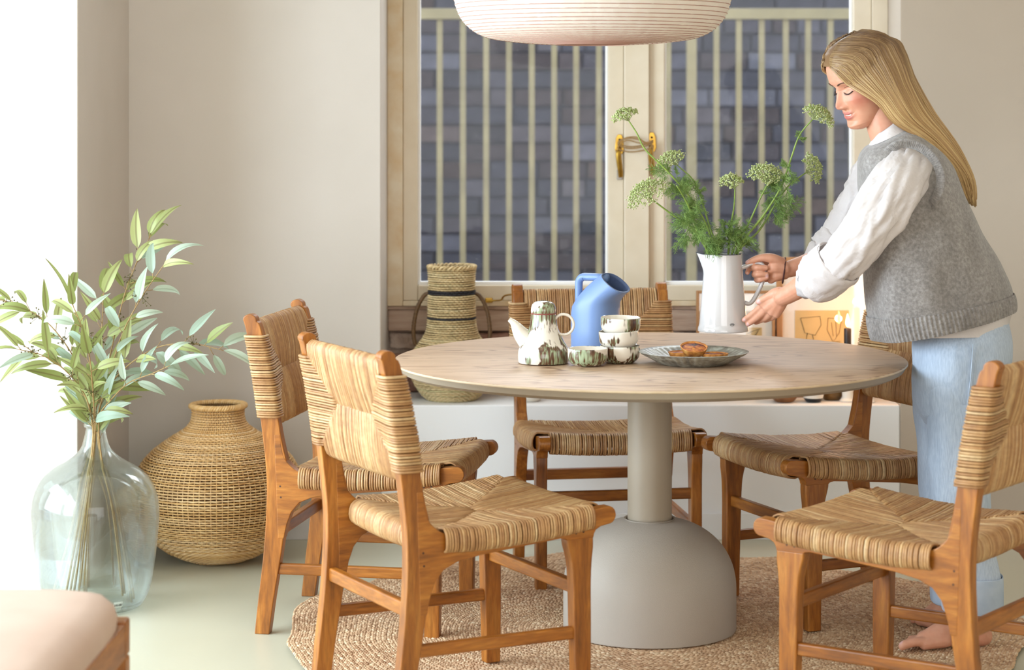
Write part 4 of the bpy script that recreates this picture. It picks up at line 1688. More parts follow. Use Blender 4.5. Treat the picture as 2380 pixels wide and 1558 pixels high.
flower('wild carrot stem ending in an oval head right of the jug', [(1692, 740), (1708, 600), (1765, 535), (1805, 470), (1835, 430), (1872, 402)], -.01, ((1894, 388), (.85, -.45, .3), .037, 34, .55), ((1820, 480, 5, .055), (1800, 500, 3, .05), (1730, 570, 4, .04)))
flower('leafy wild carrot stem without a head at the left jug lip', [(1662, 740), (1648, 600), (1625, 550), (1600, 480), (1572, 430)], -.08, None, ((1640, 565, 7, .055), (1610, 520, 6, .06), (1580, 450, 5, .055), (1600, 480, 5, .055), (1660, 580, 5, .045)))

# ------------------------------------------------------------------ the person
WP = bpy.data.objects.new('person', None)
COL.objects.link(WP)
WP.location = (.98, 5.88, .012)
tag(WP, 'person in grey knit vest, white shirt and light jeans, leaning to lift the white jug', 'person')
WO = Vector(WP.location)


def W(px, py, Y):
    return at(px, py, Y) - WO


def remesh(mb, voxel, smooth=4, name='tmp', fac=.5):
    me = mb.mesh(name, 'skin', 180, True)
    o = bpy.data.objects.new(name, me)
    COL.objects.link(o)
    r = o.modifiers.new('r', 'REMESH')
    r.mode, r.voxel_size, r.use_smooth_shade = 'VOXEL', voxel, True
    if smooth:
        sm = o.modifiers.new('s', 'SMOOTH')
        sm.factor, sm.iterations = fac, smooth
    dg = bpy.context.evaluated_depsgraph_get()
    ev = o.evaluated_get(dg)
    out = bpy.data.meshes.new_from_object(ev)
    v = np.empty(len(out.vertices) * 3, np.float32)
    out.vertices.foreach_get('co', v)
    f = [tuple(p.vertices) for p in out.polygons]
    bpy.data.objects.remove(o)
    bpy.data.meshes.remove(out)
    return v.reshape(-1, 3), f


def limb(m, pts, rad, sides=14, n=5):
    P = smooth_path(pts, n)
    R_ = np.interp(np.linspace(0, len(pts) - 1, len(P)), range(len(pts)), rad)
    m.tube(P, list(R_), sides)
    m.ball(P[0], R_[0], 12, 8)
    m.ball(P[-1], R_[-1], 12, 8)


# ---- skin colours live in a colour attribute (lips, cheeks, nails)
s = NT('skin')
at_ = s.n('VertexColor')
at_.layer_name = 'tint'
v = s.coords()
s.base(s.mix(.10, at_.outputs[0], s.ramp(s.noise(v, 60, 4), [(.3, '#b8735a'), (.7, '#f2cdb4')])))
s.rough(.48)
s.b.inputs['Subsurface Weight'].default_value = .18
s.b.inputs['Subsurface Radius'].default_value = (.012, .005, .003)
s.b.inputs['Subsurface Scale'].default_value = .5
s.bump(s.noise(v, 420, 2), .06, .0006)
MATS['skin'] = s.m
SKIN = np.array(lin('#d3977a')[:3])
PINK = np.array(lin('#c87660')[:3])
LIP = np.array(lin('#b5605a')[:3])
NAIL = np.array(lin('#e3b7b4')[:3])

BV, BF, BC = [], [], []


def add_skin(v, f, col=None):
    k = sum(len(x) for x in BV)
    BV.append(np.asarray(v, float))
    BF.extend([tuple(i + k for i in q) for q in f])
    BC.append(np.tile(SKIN, (len(v), 1)) if col is None else col)


# ---- head
HC = W(2008, 183, 5.885)             # centre at eye level
pit, yaw = math.radians(23), math.radians(24)
fwd = Vector((-math.cos(pit) * math.cos(yaw), -math.cos(pit) * math.sin(yaw), -math.sin(pit)))
lft = Vector((0, 0, 1)).cross(fwd).normalized()
upv = fwd.cross(lft)
HS = 1.0


def HL(x, y, z):
    return HC + (fwd * x + lft * y + upv * z) * HS


hh = [-.120, -.117, -.110, -.100, -.088, -.075, -.060, -.045, -.030, -.015, 0, .015, .03, .045, .06, .075, .09, .102, .110, .115]
hf = [.060, .072, .0830, .0885, .0850, .0845, .0850, .0860, .0875, .0850, .0830, .0890, .0925, .0920, .0890, .0830, .0710, .0540, .036, .012]
hb_ = [.040, .030, .010, -.010, -.030, -.048, -.062, -.074, -.083, -.090, -.095, -.098, -.099, -.098, -.095, -.089, -.078, -.062, -.042, -.014]
hw_ = [.010, .020, .032, .0420, .0500, .0560, .0610, .0650, .0680, .0700, .0715, .0725, .0730, .0728, .0715, .0680, .0600, .0470, .032, .010]


def g2(a, b):
    return math.exp(-(a * a + b * b))


def head_base(h, a, off=0.0):
    xf, xb, ww = interp(h, hh, hf) + off, interp(h, hh, hb_) - off, interp(h, hh, hw_) + off
    mid = xb + (xf - xb) * .46
    c, s_ = math.cos(a), math.sin(a)
    e = 2.25 if c > 0 else 2.05
    q = (abs(c) ** e + abs(s_) ** e) ** (-1 / e)
    x = mid + c * q * ((xf - mid) if c > 0 else (mid - xb))
    y = s_ * q * ww
    return x, y


def head_point(h, a):
    x, y = head_base(h, a)
    tint = SKIN.copy()
    if math.cos(a) > .15:
        ay = abs(y)
        dx = 0
        # nose
        A = interp(h, [-.058, -.053, -.048, -.043, -.036, -.026, -.012, .002, .014], [0, .005, .015, .0220, .0232, .0180, .0112, .0055, 0])
        S = interp(h, [-.055, -.042, -.025, 0, .014], [.0095, .0105, .0085, .0075, .010])
        dx += A * math.exp(-(y / S) ** 2)
        dx += .0085 * g2((ay - .0125) / .0055, (h + .0445) / .0065)
        dx -= .004 * g2((ay - .008) / .004, (h + .0535) / .0035)
        # eye sockets, closed lids, brow
        dx -= .0115 * g2((ay - .028) / .015, (h - .001) / .012)
        dx += .0065 * g2((ay - .031) / .0115, (h + .004) / .0085)
        dx += .0028 * g2((ay - .030) / .018, (h - .020) / .007)
        # mouth with a soft smile
        hm = h - 1.6 * y * y * 6 * .9
        wl_ = math.exp(-(y / .0225) ** 4)
        dx += .0045 * math.exp(-((hm + .0655) / .0048) ** 2) * wl_
        dx += .0055 * math.exp(-((hm + .0775) / .0052) ** 2) * wl_
        dx -= .0050 * math.exp(-((hm + .0712) / .0019) ** 2) * wl_
        dx -= .0030 * math.exp(-((h + .0885) / .005) ** 2) * math.exp(-(y / .02) ** 2)
        dx += .0045 * g2(y / .016, (h + .103) / .010)
        # cheeks and the fold beside the mouth
        dx += .0055 * g2((ay - .042) / .017, (h + .036) / .017)
        dx -= .0020 * g2((ay - .032) / .006, (h + .062) / .013)
        x += dx
        lip = math.exp(-(y / .0225) ** 6) * (math.exp(-((hm + .0655) / .0050) ** 4) + math.exp(-((hm + .0775) / .0056) ** 4))
        tint = tint + (LIP - tint) * min(1, lip)
        ch = .85 * g2((ay - .050) / .022, (h + .034) / .020) + .4 * g2(y / .012, (h + .04) / .012) + .25 * g2(y / .02, (h + .103) / .012)
        tint = tint + (PINK - tint) * min(.9, ch)
    return x, y, tint


rows = sorted(set(list(np.linspace(-.119, .1148, 70)) + list(np.linspace(-.115, .03, 120))))
angs = sorted(list(np.linspace(-1.15, 1.15, 150)) + list(np.linspace(1.18, 2 * PI - 1.18, 60)))
V_, C_ = [], []
for h in rows:
    for a in angs:
        x, y, t_ = head_point(h, a)
        V_.append(HL(x, y, h))
        C_.append(t_)
nr, na = len(rows), len(angs)
F_ = []
for i in range(nr - 1):
    for j in range(na):
        j2 = (j + 1) % na
        F_.append((i * na + j, i * na + j2, (i + 1) * na + j2, (i + 1) * na + j))
F_.append(tuple(range(na - 1, -1, -1)))
F_.append(tuple((nr - 1) * na + j for j in range(na)))
add_skin([tuple(p) for p in V_], F_, np.array(C_))

# ---- neck, torso, arms and legs under the clothes
m = MB()
limb(m, [HL(-.030, 0, -.045), W(2058, 285, 5.885), W(2078, 325, 5.895), W(2100, 380, 5.90)], [.054, .053, .060, .085], 18)
limb(m, [W(2105, 400, 5.90), W(2140, 520, 5.90), W(2190, 680, 5.90), W(2215, 800, 5.90)], [.100, .105, .095, .085], 16)
limb(m, [W(2120, 390, 5.76), W(2050, 485, 5.72), W(1985, 572, 5.72)], [.040, .042, .040])
limb(m, [W(2065, 385, 6.05), W(2000, 490, 6.12), W(1955, 565, 6.14)], [.052, .043, .038])
limb(m, [W(2232, 850, 5.81), W(2230, 1120, 5.80), W(2262, 1430, 5.80)], [.062, .048, .037])
limb(m, [W(2206, 850, 5.99), W(2196, 1120, 5.99), W(2214, 1400, 5.99)], [.062, .048, .037])
# collarbones
limb(m, [W(2075, 352, 5.87), W(2110, 388, 5.79)], [.035, .038])
v_, f_ = remesh(m, .006, 6)
add_skin(v_, f_)


def nail_paint(v, spots):
    col = np.tile(SKIN, (len(v), 1))
    for c, r in spots:
        d = np.linalg.norm(v - np.array(c), axis=1)
        w_ = np.clip(1.6 - d / r * 1.2, 0, 1)[:, None]
        col = col * (1 - w_) + NAIL * w_
    return col


# ---- near (left) forearm and open hand against the jug
m = MB()
wr = W(1818, 692, 5.935)
limb(m, [W(1985, 572, 5.72), W(1930, 622, 5.79), W(1880, 655, 5.86), W(1840, 680, 5.91), wr], [.040, .036, .031, .026, .0235], 18)
kn = [W(1776, 707, 5.985), W(1784, 717, 5.975), W(1795, 725, 5.968), W(1805, 730, 5.965)]
# palm slab
for q, (a, b, r0_, r1_) in enumerate(((wr, kn[0], .0165, .0135), (wr, kn[1], .0175, .0135), (wr, kn[2], .017, .013), (wr + Vector((.004, 0, -.004)), kn[3], .016, .012))):
    limb(m, [a, a.lerp(b, .5), b], [r0_, (r0_ + r1_) / 2 + .0012, r1_], 12, 4)
limb(m, [W(1812, 682, 5.94), W(1800, 684, 5.955), W(1786, 692, 5.97)], [.018, .0165, .013], 12, 4)
tips = []
# index, middle, ring, little: knuckle, joint, joint, tip
FG = [
    ([kn[0], W(1757, 724, 6.012), W(1741, 736, 6.032), W(1729, 744, 6.047)], [.0102, .0092, .0084, .0070]),
    ([kn[1], W(1766, 734, 6.004), W(1750, 746, 6.028), W(1738, 754, 6.045)], [.0104, .0094, .0085, .0070]),
    ([kn[2], W(1783, 738, 5.998), W(1770, 744, 6.025), W(1757, 750, 6.048)], [.0098, .0088, .0080, .0067]),
    ([kn[3], W(1797, 738, 5.990), W(1788, 742, 6.012), W(1778, 746, 6.032)], [.0086, .0078, .0070, .0060]),
]
for P, r in FG:
    limb(m, P, r, 12, 5)
    tips.append(P[-1])
limb(m, [W(1800, 684, 5.95), W(1786, 690, 5.962), W(1773, 697, 5.975), W(1763, 702, 5.985)], [.0145, .0120, .0105, .0085], 12, 5)
v_, f_ = remesh(m, .0021, 5)
add_skin(v_, f_, nail_paint(v_, [(tuple(W(1728, 745, 6.036)), .0065), (tuple(W(1738, 755, 6.036)), .006), (tuple(W(1762, 701, 5.975)), .0075)]))

# ---- far (right) forearm and the fist around the handle
m = MB()
wr2 = W(1826, 628, 6.115)
limb(m, [W(1955, 572, 6.14), W(1915, 598, 6.14), W(1870, 615, 6.13), wr2], [.037, .032, .027, .0225], 18)
kz = [604, 618, 633, 646]
KN = [W(1793, y + 2, 6.138) for y in kz]
for a, r1_ in zip(KN, (.0115, .012, .012, .0105)):
    limb(m, [wr2, wr2.lerp(a, .5) + Vector((0, .003, 0)), a], [.0175, .016, r1_], 12, 4)
FG2 = [
    ([KN[0], W(1764, 608, 6.142), W(1744, 620, 6.132), W(1737, 634, 6.112)], [.0104, .0094, .0084, .0068]),
    ([KN[1], W(1762, 621, 6.146), W(1751, 622, 6.118), W(1758, 622, 6.086), W(1781, 623, 6.083)], [.0106, .0100, .0096, .0092, .0075]),
    ([KN[2], W(1764, 637, 6.144), W(1754, 638, 6.118), W(1760, 638, 6.086), W(1782, 638, 6.084)], [.0104, .0098, .0093, .0089, .0073]),
    ([KN[3], W(1768, 650, 6.140), W(1759, 651, 6.117), W(1765, 651, 6.090), W(1783, 646, 6.085)], [.0092, .0086, .0082, .0077, .0064]),
]
for P, r in FG2:
    limb(m, P, r, 12, 5)
# thumb lying along the top of the handle
limb(m, [W(1815, 612, 6.105), W(1796, 602, 6.094), W(1776, 599, 6.090), W(1756, 603, 6.094), W(1738, 611, 6.098)], [.0175, .0150, .0115, .0100, .0078], 12, 5)
# ball of the thumb and heel of the hand
limb(m, [wr2 + Vector((-.004, -.010, .004)), W(1800, 622, 6.098), W(1790, 628, 6.100)], [.0195, .0185, .0140], 12, 4)
limb(m, [wr2 + Vector((-.004, -.006, -.008)), W(1802, 642, 6.104), W(1792, 650, 6.110)], [.0180, .0165, .0120], 12, 4)
v_, f_ = remesh(m, .0021, 4)
add_skin(v_, f_, nail_paint(v_, [(tuple(W(1735, 607, 6.094)), .008), (tuple(W(1783, 642, 6.078)), .0052), (tuple(W(1737, 637, 6.103)), .0055)]))


# ---- feet
def foot(ank, heel, toe, side, spread):
    """ank, heel, toe: points; the sole lies on the rug"""
    m = MB()
    d = (toe - heel)
    d.z = 0
    L = d.length
    d.normalize()
    s_ = Vector((0, 0, 1)).cross(d)
    z0 = heel.z

    def p(t, o, z):
        q = heel + d * (L * t) + s_ * o
        q.z = z0 + z
        return q
    limb(m, [ank + Vector((0, 0, .10)), ank, p(.16, 0, .062), p(.10, 0, .034)], [.040, .036, .034, .030], 14)
    limb(m, [p(.06, 0, .026), p(.3, 0, .030), p(.5, -.004 * side, .030), p(.70, -.004 * side, .022)], [.027, .030, .032, .022], 14)
    limb(m, [p(.2, 0, .060), p(.38, .004 * side, .052), p(.55, .006 * side, .040), p(.72, .008 * side, .024)], [.030, .028, .026, .020], 14)
    limb(m, [p(.5, -.016 * side, .020), p(.72, -.024 * side, .015)], [.022, .0155], 12)
    limb(m, [p(.5, .016 * side, .024), p(.73, .022 * side, .017)], [.022, .0175], 12)
    offs = [.027, .012, -.002, -.015, -.027]
    lens = [1.0, .99, .955, .915, .865]
    rads = [.0125, .0090, .0086, .0082, .0080]
    tips_ = []
    for o, l, r in zip(offs, lens, rads):
        P = [p(.72, o * .85 * side, .020), p(.84, o * side, r + .010), p(l - .05, o * side * 1.02, r + .004), p(l - .02, o * side * 1.02, r)]
        limb(m, P, [r * 1.15, r * 1.0, r, r * .9], 10, 4)
        tips_.append(P[-1] + Vector((0, 0, r * .8)))
    v_, f_ = remesh(m, .0026, 5)
    add_skin(v_, f_, nail_paint(v_, [(tuple(t + d * .004), .0065) for t in tips_]))


RUGZ = 0.014
gl_ = lambda px, Y: Vector(((px - PX) * Y / F - WO.x, Y - WO.y, RUGZ - WO.z))
foot(W(2268, 1432, 5.80), gl_(2296, 5.83), gl_(2086, 5.795), 1, 0)
foot(W(2215, 1398, 5.99), gl_(2238, 5.96), gl_(2120, 6.11), -1, 0)

V_ = np.concatenate(BV)
me = bpy.data.meshes.new('body')
me.from_pydata(V_.tolist(), [], BF)
me.polygons.foreach_set('use_smooth', [True] * len(me.polygons))
ca = me.color_attributes.new('tint', 'FLOAT_COLOR', 'POINT')
cc = np.concatenate(BC)
ca.data.foreach_set('color', np.concatenate([cc, np.ones((len(cc), 1))], 1).astype(np.float32).ravel())
me.materials.append(MATS['skin'])
bo = bpy.data.objects.new('body', me)
COL.objects.link(bo)
bo.parent = WP

# ---- face details
simple('brow_hair', '#5d3f2e', None, .8)
simple('lash', '#1f1512', None, .7)
simple('teeth', '#efe6da', None, .3)


def face_at(y, h, out=0):
    best = min(np.linspace(-1.3, 1.3, 400), key=lambda a: abs(head_base(h, a)[1] - y))
    x, yy, _ = head_point(h, best)
    return HL(x + out, yy, h)


for sg in (1, -1):
    pts = [face_at(sg * y, h, .0012) for y, h in ((.013, .0165), (.022, .0205), (.032, .0225), (.042, .0205), (.050, .0150))]
    P = smooth_path(pts, 4)
    MB().tube(P, [(.0024 * (1 - .55 * i / len(P)) + .0005, .0014) for i in range(len(P))], 6).build('eyebrow', 'brow_hair', bo, angle=180)
    pts = [face_at(sg * y, h, .0022) for y, h in ((.0165, -.0065), (.0225, -.0098), (.030, -.0115), (.037, -.0105), (.0435, -.0065))]
    P = smooth_path(pts, 4)
    m = MB().tube(P, [(.0013, .0011)] * len(P), 6)
    for i in range(3, len(P), 1):
        d = (fwd * .8 + lft * sg * (.15 + .5 * i / len(P)) - upv * .45).normalized()
        m.tube([P[i], P[i] + d * .0065 + upv * .0008], [.0006, .0002], 3)
    m.build('eyelashes', 'lash', bo, angle=180)
    pts = [face_at(sg * y, h, .0004) for y, h in ((.0185, .0045), (.025, .0070), (.033, .0070), (.041, .0035))]
    MB().tube(smooth_path(pts, 4), .0005, 4).build('lid_crease', 'brow_hair', bo, angle=180)
pts = [face_at(y, -.0712 + 8.6 * y * y, .0015) for y in np.linspace(-.014, .0165, 9)]
MB().tube(pts, [(.0003, .0003)] + [(.0011, .0022)] * 7 + [(.0003, .0003)], 6, up=tuple(upv)).build('teeth', 'teeth', bo, angle=180)

# ---- hair
s = NT('blonde_hair')
g = s.n('NewGeometry')
tc = s.n('TexCoord')
sx3 = s.n('SeparateXYZ')
s.l(tc.outputs['Object'], sx3.inputs[0])
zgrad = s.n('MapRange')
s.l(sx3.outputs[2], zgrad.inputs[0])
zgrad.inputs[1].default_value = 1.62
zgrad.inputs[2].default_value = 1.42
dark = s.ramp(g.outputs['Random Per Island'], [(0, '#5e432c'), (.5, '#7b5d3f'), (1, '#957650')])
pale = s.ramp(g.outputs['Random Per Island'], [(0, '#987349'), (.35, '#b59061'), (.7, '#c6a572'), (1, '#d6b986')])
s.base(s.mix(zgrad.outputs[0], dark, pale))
s.rough(.38)
s.b.inputs['Anisotropic'].default_value = .5
MATS['blonde_hair'] = s.m

hair_root = bpy.data.objects.new('hair', None)
# close fitting cap under the locks
m = MB()
rows2 = np.linspace(-.095, .1145, 46)
angs2 = np.linspace(0, 2 * PI, 97)[:-1]
grid_pts = [[head_base(h, a, .0075) for a in angs2] for h in rows2]


def hairline(h):
    return interp(h, [-.10, -.05, -.01, .03, .055, .070, .080], [-.045, -.028, -.012, .020, .062, .092, .2])


vs = [HL(x, y, h + (.006 if h > .09 else 0)) for h, row in zip(rows2, grid_pts) for (x, y) in row]
fs = []
n2 = len(angs2)
for i in range(len(rows2) - 1):
    for j in range(n2):
        x, y = grid_pts[i][j]
        if x < hairline(rows2[i]):
            j2 = (j + 1) % n2
            fs.append((i * n2 + j, i * n2 + j2, (i + 1) * n2 + j2, (i + 1) * n2 + j))
fs.append(tuple((len(rows2) - 1) * n2 + j for j in range(n2)))
m.add(vs, fs)
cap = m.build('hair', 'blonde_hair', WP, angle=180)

# near side sheet: four guide locks from the parting to the tip on the back
G = [
    [HL(.090, .004, .066), W(1948, 178, 5.838), W(1978, 198, 5.806), W(2012, 219, 5.790), W(2044, 243, 5.788), W(2078, 284, 5.79), W(2138, 322, 5.80), W(2205, 382, 5.85), W(2252, 478, 5.93)],
    [HL(.080, .004, .092), W(1982, 146, 5.818), W(2012, 175, 5.796), W(2038, 205, 5.786), W(2064, 236, 5.785), W(2100, 282, 5.788), W(2163, 330, 5.815), W(2225, 395, 5.87), W(2258, 482, 5.94)],
    [HL(.042, .004, .117), W(2024, 112, 5.824), W(2050, 146, 5.800), W(2068, 182, 5.790), W(2088, 220, 5.789), W(2124, 278, 5.80), W(2185, 336, 5.84), W(2242, 410, 5.90), W(2262, 486, 5.95)],
    [HL(-.015, .004, .122), W(2062, 98, 5.842), W(2084, 128, 5.826), W(2098, 162, 5.822), W(2114, 204, 5.83), W(2150, 270, 5.845), W(2206, 338, 5.875), W(2252, 415, 5.92), W(2265, 488, 5.955)],
    [HL(-.045, -.006, .119), W(2078, 96, 5.886), W(2098, 124, 5.886), W(2110, 158, 5.886), W(2126, 196, 5.888), W(2166, 268, 5.895), W(2222, 345, 5.91), W(2259, 420, 5.94), W(2267, 490, 5.96)],
]
# far side sheet
G2 = [
    [HL(.090, .002, .066), HL(.086, -.030, .062), HL(.062, -.066, .042), HL(.02, -.084, .0), W(2040, 240, 5.985), W(2075, 285, 5.985), W(2140, 335, 5.98), W(2215, 405, 5.97), W(2258, 484, 5.955)],
    [HL(.080, .000, .092), HL(.072, -.040, .082), HL(.045, -.076, .056), HL(.0, -.090, .01), W(2062, 225, 5.99), W(2100, 282, 5.99), W(2170, 340, 5.98), W(2230, 410, 5.97), W(2260, 486, 5.955)],
    [HL(.042, -.002, .117), HL(.032, -.044, .108), HL(.0, -.078, .074), HL(-.04, -.090, .02), W(2090, 212, 5.975), W(2130, 276, 5.97), W(2195, 342, 5.965), W(2248, 415, 5.96), W(2264, 488, 5.958)],
    [HL(-.025, -.004, .121), HL(-.048, -.040, .114), HL(-.085, -.055, .075), HL(-.105, -.055, .03), W(2118, 195, 5.94), W(2160, 270, 5.94), W(2215, 345, 5.94), W(2257, 420, 5.95), W(2267, 490, 5.96)],
]


def clear_head(p, near, off=.011):
    """keep a lock outside the head"""
    for _ in range(60):
        d = p - HC
        x, y, h = d.dot(fwd) / HS, d.dot(lft) / HS, d.dot(upv) / HS
        if h > .1145 + off or h < -.115:
            return p
        hc = min(h, .112)
        xf, xb, ww = interp(hc, hh, hf) + off, interp(hc, hh, hb_) - off, interp(hc, hh, hw_) + off
        if h > .085:
            k = max(.05, 1 - ((h - .085) / (.0295 + off)) ** 2) ** .5
            xf0, xb0, ww0 = interp(.085, hh, hf) + off, interp(.085, hh, hb_) - off, interp(.085, hh, hw_) + off
            md = (xf0 + xb0) / 2
            xf, xb, ww = md + (xf0 - md) * k, md + (xb0 - md) * k, ww0 * k
        mid = xb + (xf - xb) * .46
        q = ((x - mid) / ((xf - mid) if x > mid else (mid - xb))) ** 2 + (y / ww) ** 2
        if q >= 1:
            return p
        p = p + (Vector((0, -.003, .0004)) if near else Vector((0, .003, .0006)))
    return p


def sheet(G, nlock, m, thick=.0046, lift=.0, near=True):
    GP = [smooth_path(g_, 5) for g_ in G]
    npts = len(GP[0])
    for i in range(nlock):
        u = (i + random.uniform(.1, .9)) / nlock * (len(G) - 1)
        k = min(int(u), len(G) - 2)
        t = u - k
        t2 = t * t * (3 - 2 * t) * .4 + t * .6
        wob_a, wob_p = random.uniform(.0006, .003), random.uniform(0, 6.28)
        end = random.uniform(.9, 1.0)
        pts, rs = [], []
        lf = random.uniform(0, .0075)
        for j in range(int(npts * end)):
            p = GP[k][j].lerp(GP[k + 1][j], t2)
            f = j / (npts - 1)
            outd = (p - HC)
            outd.y += 0
            ctr = HC.lerp(W(2240, 430, 5.92), min(1, max(0, (f - .35) / .6)))
            od = (p - ctr)
            od = od.normalized() if od.length > 1e-4 else Vector((0, -1, 0))
            p = p + od * (lf + lift) * min(1, f * 6 + .15) + Vector((math.sin(f * 7 + wob_p), 0, math.cos(f * 5 + wob_p))) * wob_a * f
            if f < .62:
                p = clear_head(p, near, .0085 + lf * .8 + lift)
            pts.append(p)
            rs.append(thick * (.55 + .75 * min(1, f * 5)) * (1 - .72 * max(0, (f - .6) / .4)))
        m.tube(pts, [(r, r * .5) for r in rs], 5, caps=True, up=(0, 1, 0))


m = MB()
sheet(G, 560, m, .0031)
sheet(G2, 220, m, .0031, near=False)
# finer loose strands on top
sheet(G, 260, m, .0011, .003)
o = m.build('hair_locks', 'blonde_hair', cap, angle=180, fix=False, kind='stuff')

# ---- clothes
s = NT('grey_knit')
v = s.coords()
h1 = s.noise(v, 260, 3, .6)
c = s.ramp(s.noise(v, 110, 5, .7), [(.28, '#706a67'), (.5, '#918b87'), (.72, '#b0aba7')])
s.base(s.mix(.45, c, s.ramp(s.noise(s.coords((1, 1, .4)), 14, 4), [(.3, '#958e89'), (.7, '#ffffff')]), 'MULTIPLY'))
s.rough(.95)
s.b.inputs['Sheen Weight'].default_value = .35
s.b.inputs['Sheen Roughness'].default_value = .6
s.bump(h1, .5, .003)
MATS['grey_knit'] = s.m
s = NT('white_cotton')
v = s.coords()
s.base(s.ramp(s.noise(v, 7, 3), [(.3, '#d9d1cf'), (.7, '#e2dbd9')]))
s.rough(.85)
tl = s.n('BsdfTranslucent')
tl.inputs[0].default_value = lin('#f0e2dc')
mx = s.n('MixShader')
mx.inputs[0].default_value = .12
s.l(s.b.outputs[0], mx.inputs[1])
s.l(tl.outputs[0], mx.inputs[2])
s.l(mx.outputs[0], s.out.inputs[0])
s.bump(s.noise(s.coords((1, 1, 1)), 16, 4, .55, 1.2), .35, .012)
MATS['white_cotton'] = s.m
s = NT('pale_denim')
v = s.coords((1, 1, .35))
c = s.ramp(s.noise(v, 3.2, 4), [(.3, '#aebdd0'), (.7, '#cdd8e6')])
c = s.mix(.3, c, s.ramp(s.noise(s.coords((1, 1, .1)), 380, 2), [(.35, '#93a5bd'), (.65, '#ffffff')]), 'MULTIPLY')
s.base(c)
s.rough(.85)
s.bump(s.noise(s.coords((1, 1, 1)), 14, 4, .5, .8), .4, .012)
MATS['pale_denim'] = s.m
simple('denim_inside', '#bfcbdb', '#a9b9cd', .85, scale=20)


def xsec(L, R_, Y, ry, dy=0, n=96, e=2.5, fold=None):
    """garment section: L, R_ photo positions of the front and back edge, ry half depth"""
    a, b = W(L[0], L[1], Y - dy), W(R_[0], R_[1], Y + dy)
    c = (a + b) / 2
    ax = (a - b) / 2
    P = []
    for k in range(n):
        t = 2 * PI * k / n
        cs, sn = math.cos(t), math.sin(t)
        q = (abs(cs) ** e + abs(sn) ** e) ** (-1 / e)
        f = 1 + (fold(t, c.z) if fold else 0)
        P.append(c + ax * (cs * q * f) + Vector((0, -sn * q * ry * f, 0)))
    return P


def loft(secs, per=5):
    """smooth surface through the sections"""
    n = len(secs[0])
    cols = [smooth_path([s_[k] for s_ in secs], per) for k in range(n)]
    return [[cols[k][i] for k in range(n)] for i in range(len(cols[0]))]


def wrinkle(P, amp, freq, sx=(1, 1, 1)):
    """push the points of a closed section grid in and out"""
    out = []
    for row in P:
        c = sum((Vector(p) for p in row), Vector()) / len(row)
        r2 = []
        for p in row:
            d = (Vector(p) - c)
            d = d.normalized() if d.length > 1e-6 else d
            q = Vector((p[0] * sx[0], p[1] * sx[1], p[2] * sx[2])) * freq
            nz = mnoise.noise(q) + .5 * mnoise.noise(q * 2.1)
            r2.append(Vector(p) + d * nz * amp)
        out.append(r2)
    return out


vf = lambda t, z: .020 * math.sin(4 * t + z * 3) + .010 * math.sin(9 * t - z * 5)
VS = [
    xsec((2034, 792), (2350, 716), 5.90, .205, .05, fold=vf),
    xsec((2020, 722), (2338, 668), 5.90, .208, .05, fold=vf),
    xsec((2012, 640), (2309, 606), 5.90, .206, .05, fold=vf),
    xsec((2004, 560), (2275, 538), 5.90, .200, .05),
    xsec((1998, 480), (2240, 468), 5.90, .196, .05),
    xsec((1992, 420), (2216, 410), 5.90, .192, .05),
    xsec((1992, 374), (2196, 360), 5.90, .178, .05),
    xsec((2004, 350), (2166, 320), 5.90, .150, .045),
    xsec((2018, 340), (2140, 296), 5.89, .114, .03),
    xsec((2030, 336), (2122, 284), 5.89, .088, .02),
]
VG = wrinkle(loft(VS), .010, 7, (1, 1, .55))
vest = MB().grid(VG, closed_v=True).build('knit_vest', 'grey_knit', WP, angle=180)


def ribband(P0, P1, ribs, amp, rows=8, thick=.006):
    """ribbed band between two closed loops of points"""
    n = len(P0)
    m_ = 720
    G_ = []
    c = sum((Vector(p) for p in P0), Vector()) / n
    for i in range(rows + 1):
        t = i / rows
        row = []
        for k in range(m_):
            u = k / m_ * n
            a, f = int(u) % n, u - int(u)
            p = Vector(P0[a]).lerp(Vector(P0[(a + 1) % n]), f).lerp(Vector(P1[a]).lerp(Vector(P1[(a + 1) % n]), f), t)
            d = (p - c)
            d.z *= .2
            d.normalize()
            row.append(p + d * (thick * math.sin(PI * min(1, max(0, t * .9 + .05))) ** .4 + amp * math.cos(2 * PI * k / m_ * ribs)))
        G_.append(row)
    return MB().grid(G_, closed_v=True)


ribband(VG[0], VG[4], 105, .0016).build('ribbed_hem', 'grey_knit', vest, angle=180, fix=False)

# white shirt: tail under the vest, collar, two rolled sleeves
TS = [xsec((2050, 768), (2346, 712), 5.90, .190, .05), xsec((2064, 776), (2342, 742), 5.90, .190, .05), xsec((2074, 772), (2344, 766), 5.90, .188, .05)]
MB().grid(wrinkle(loft(TS, 4), .006, 11), closed_v=True).build('shirt_tail', 'white_cotton', WP, angle=180)
CS = [xsec((2026, 342), (2122, 296), 5.89, .090, .02), xsec((2033, 328), (2116, 274), 5.89, .078, .02), xsec((2040, 310), (2110, 252), 5.888, .068, .02), xsec((2034, 316), (2116, 258), 5.888, .076, .02), xsec((2022, 338), (2124, 286), 5.889, .093, .02)]
MB().grid(loft(CS, 3), closed_v=True).build('shirt_collar', 'white_cotton', WP, angle=180)


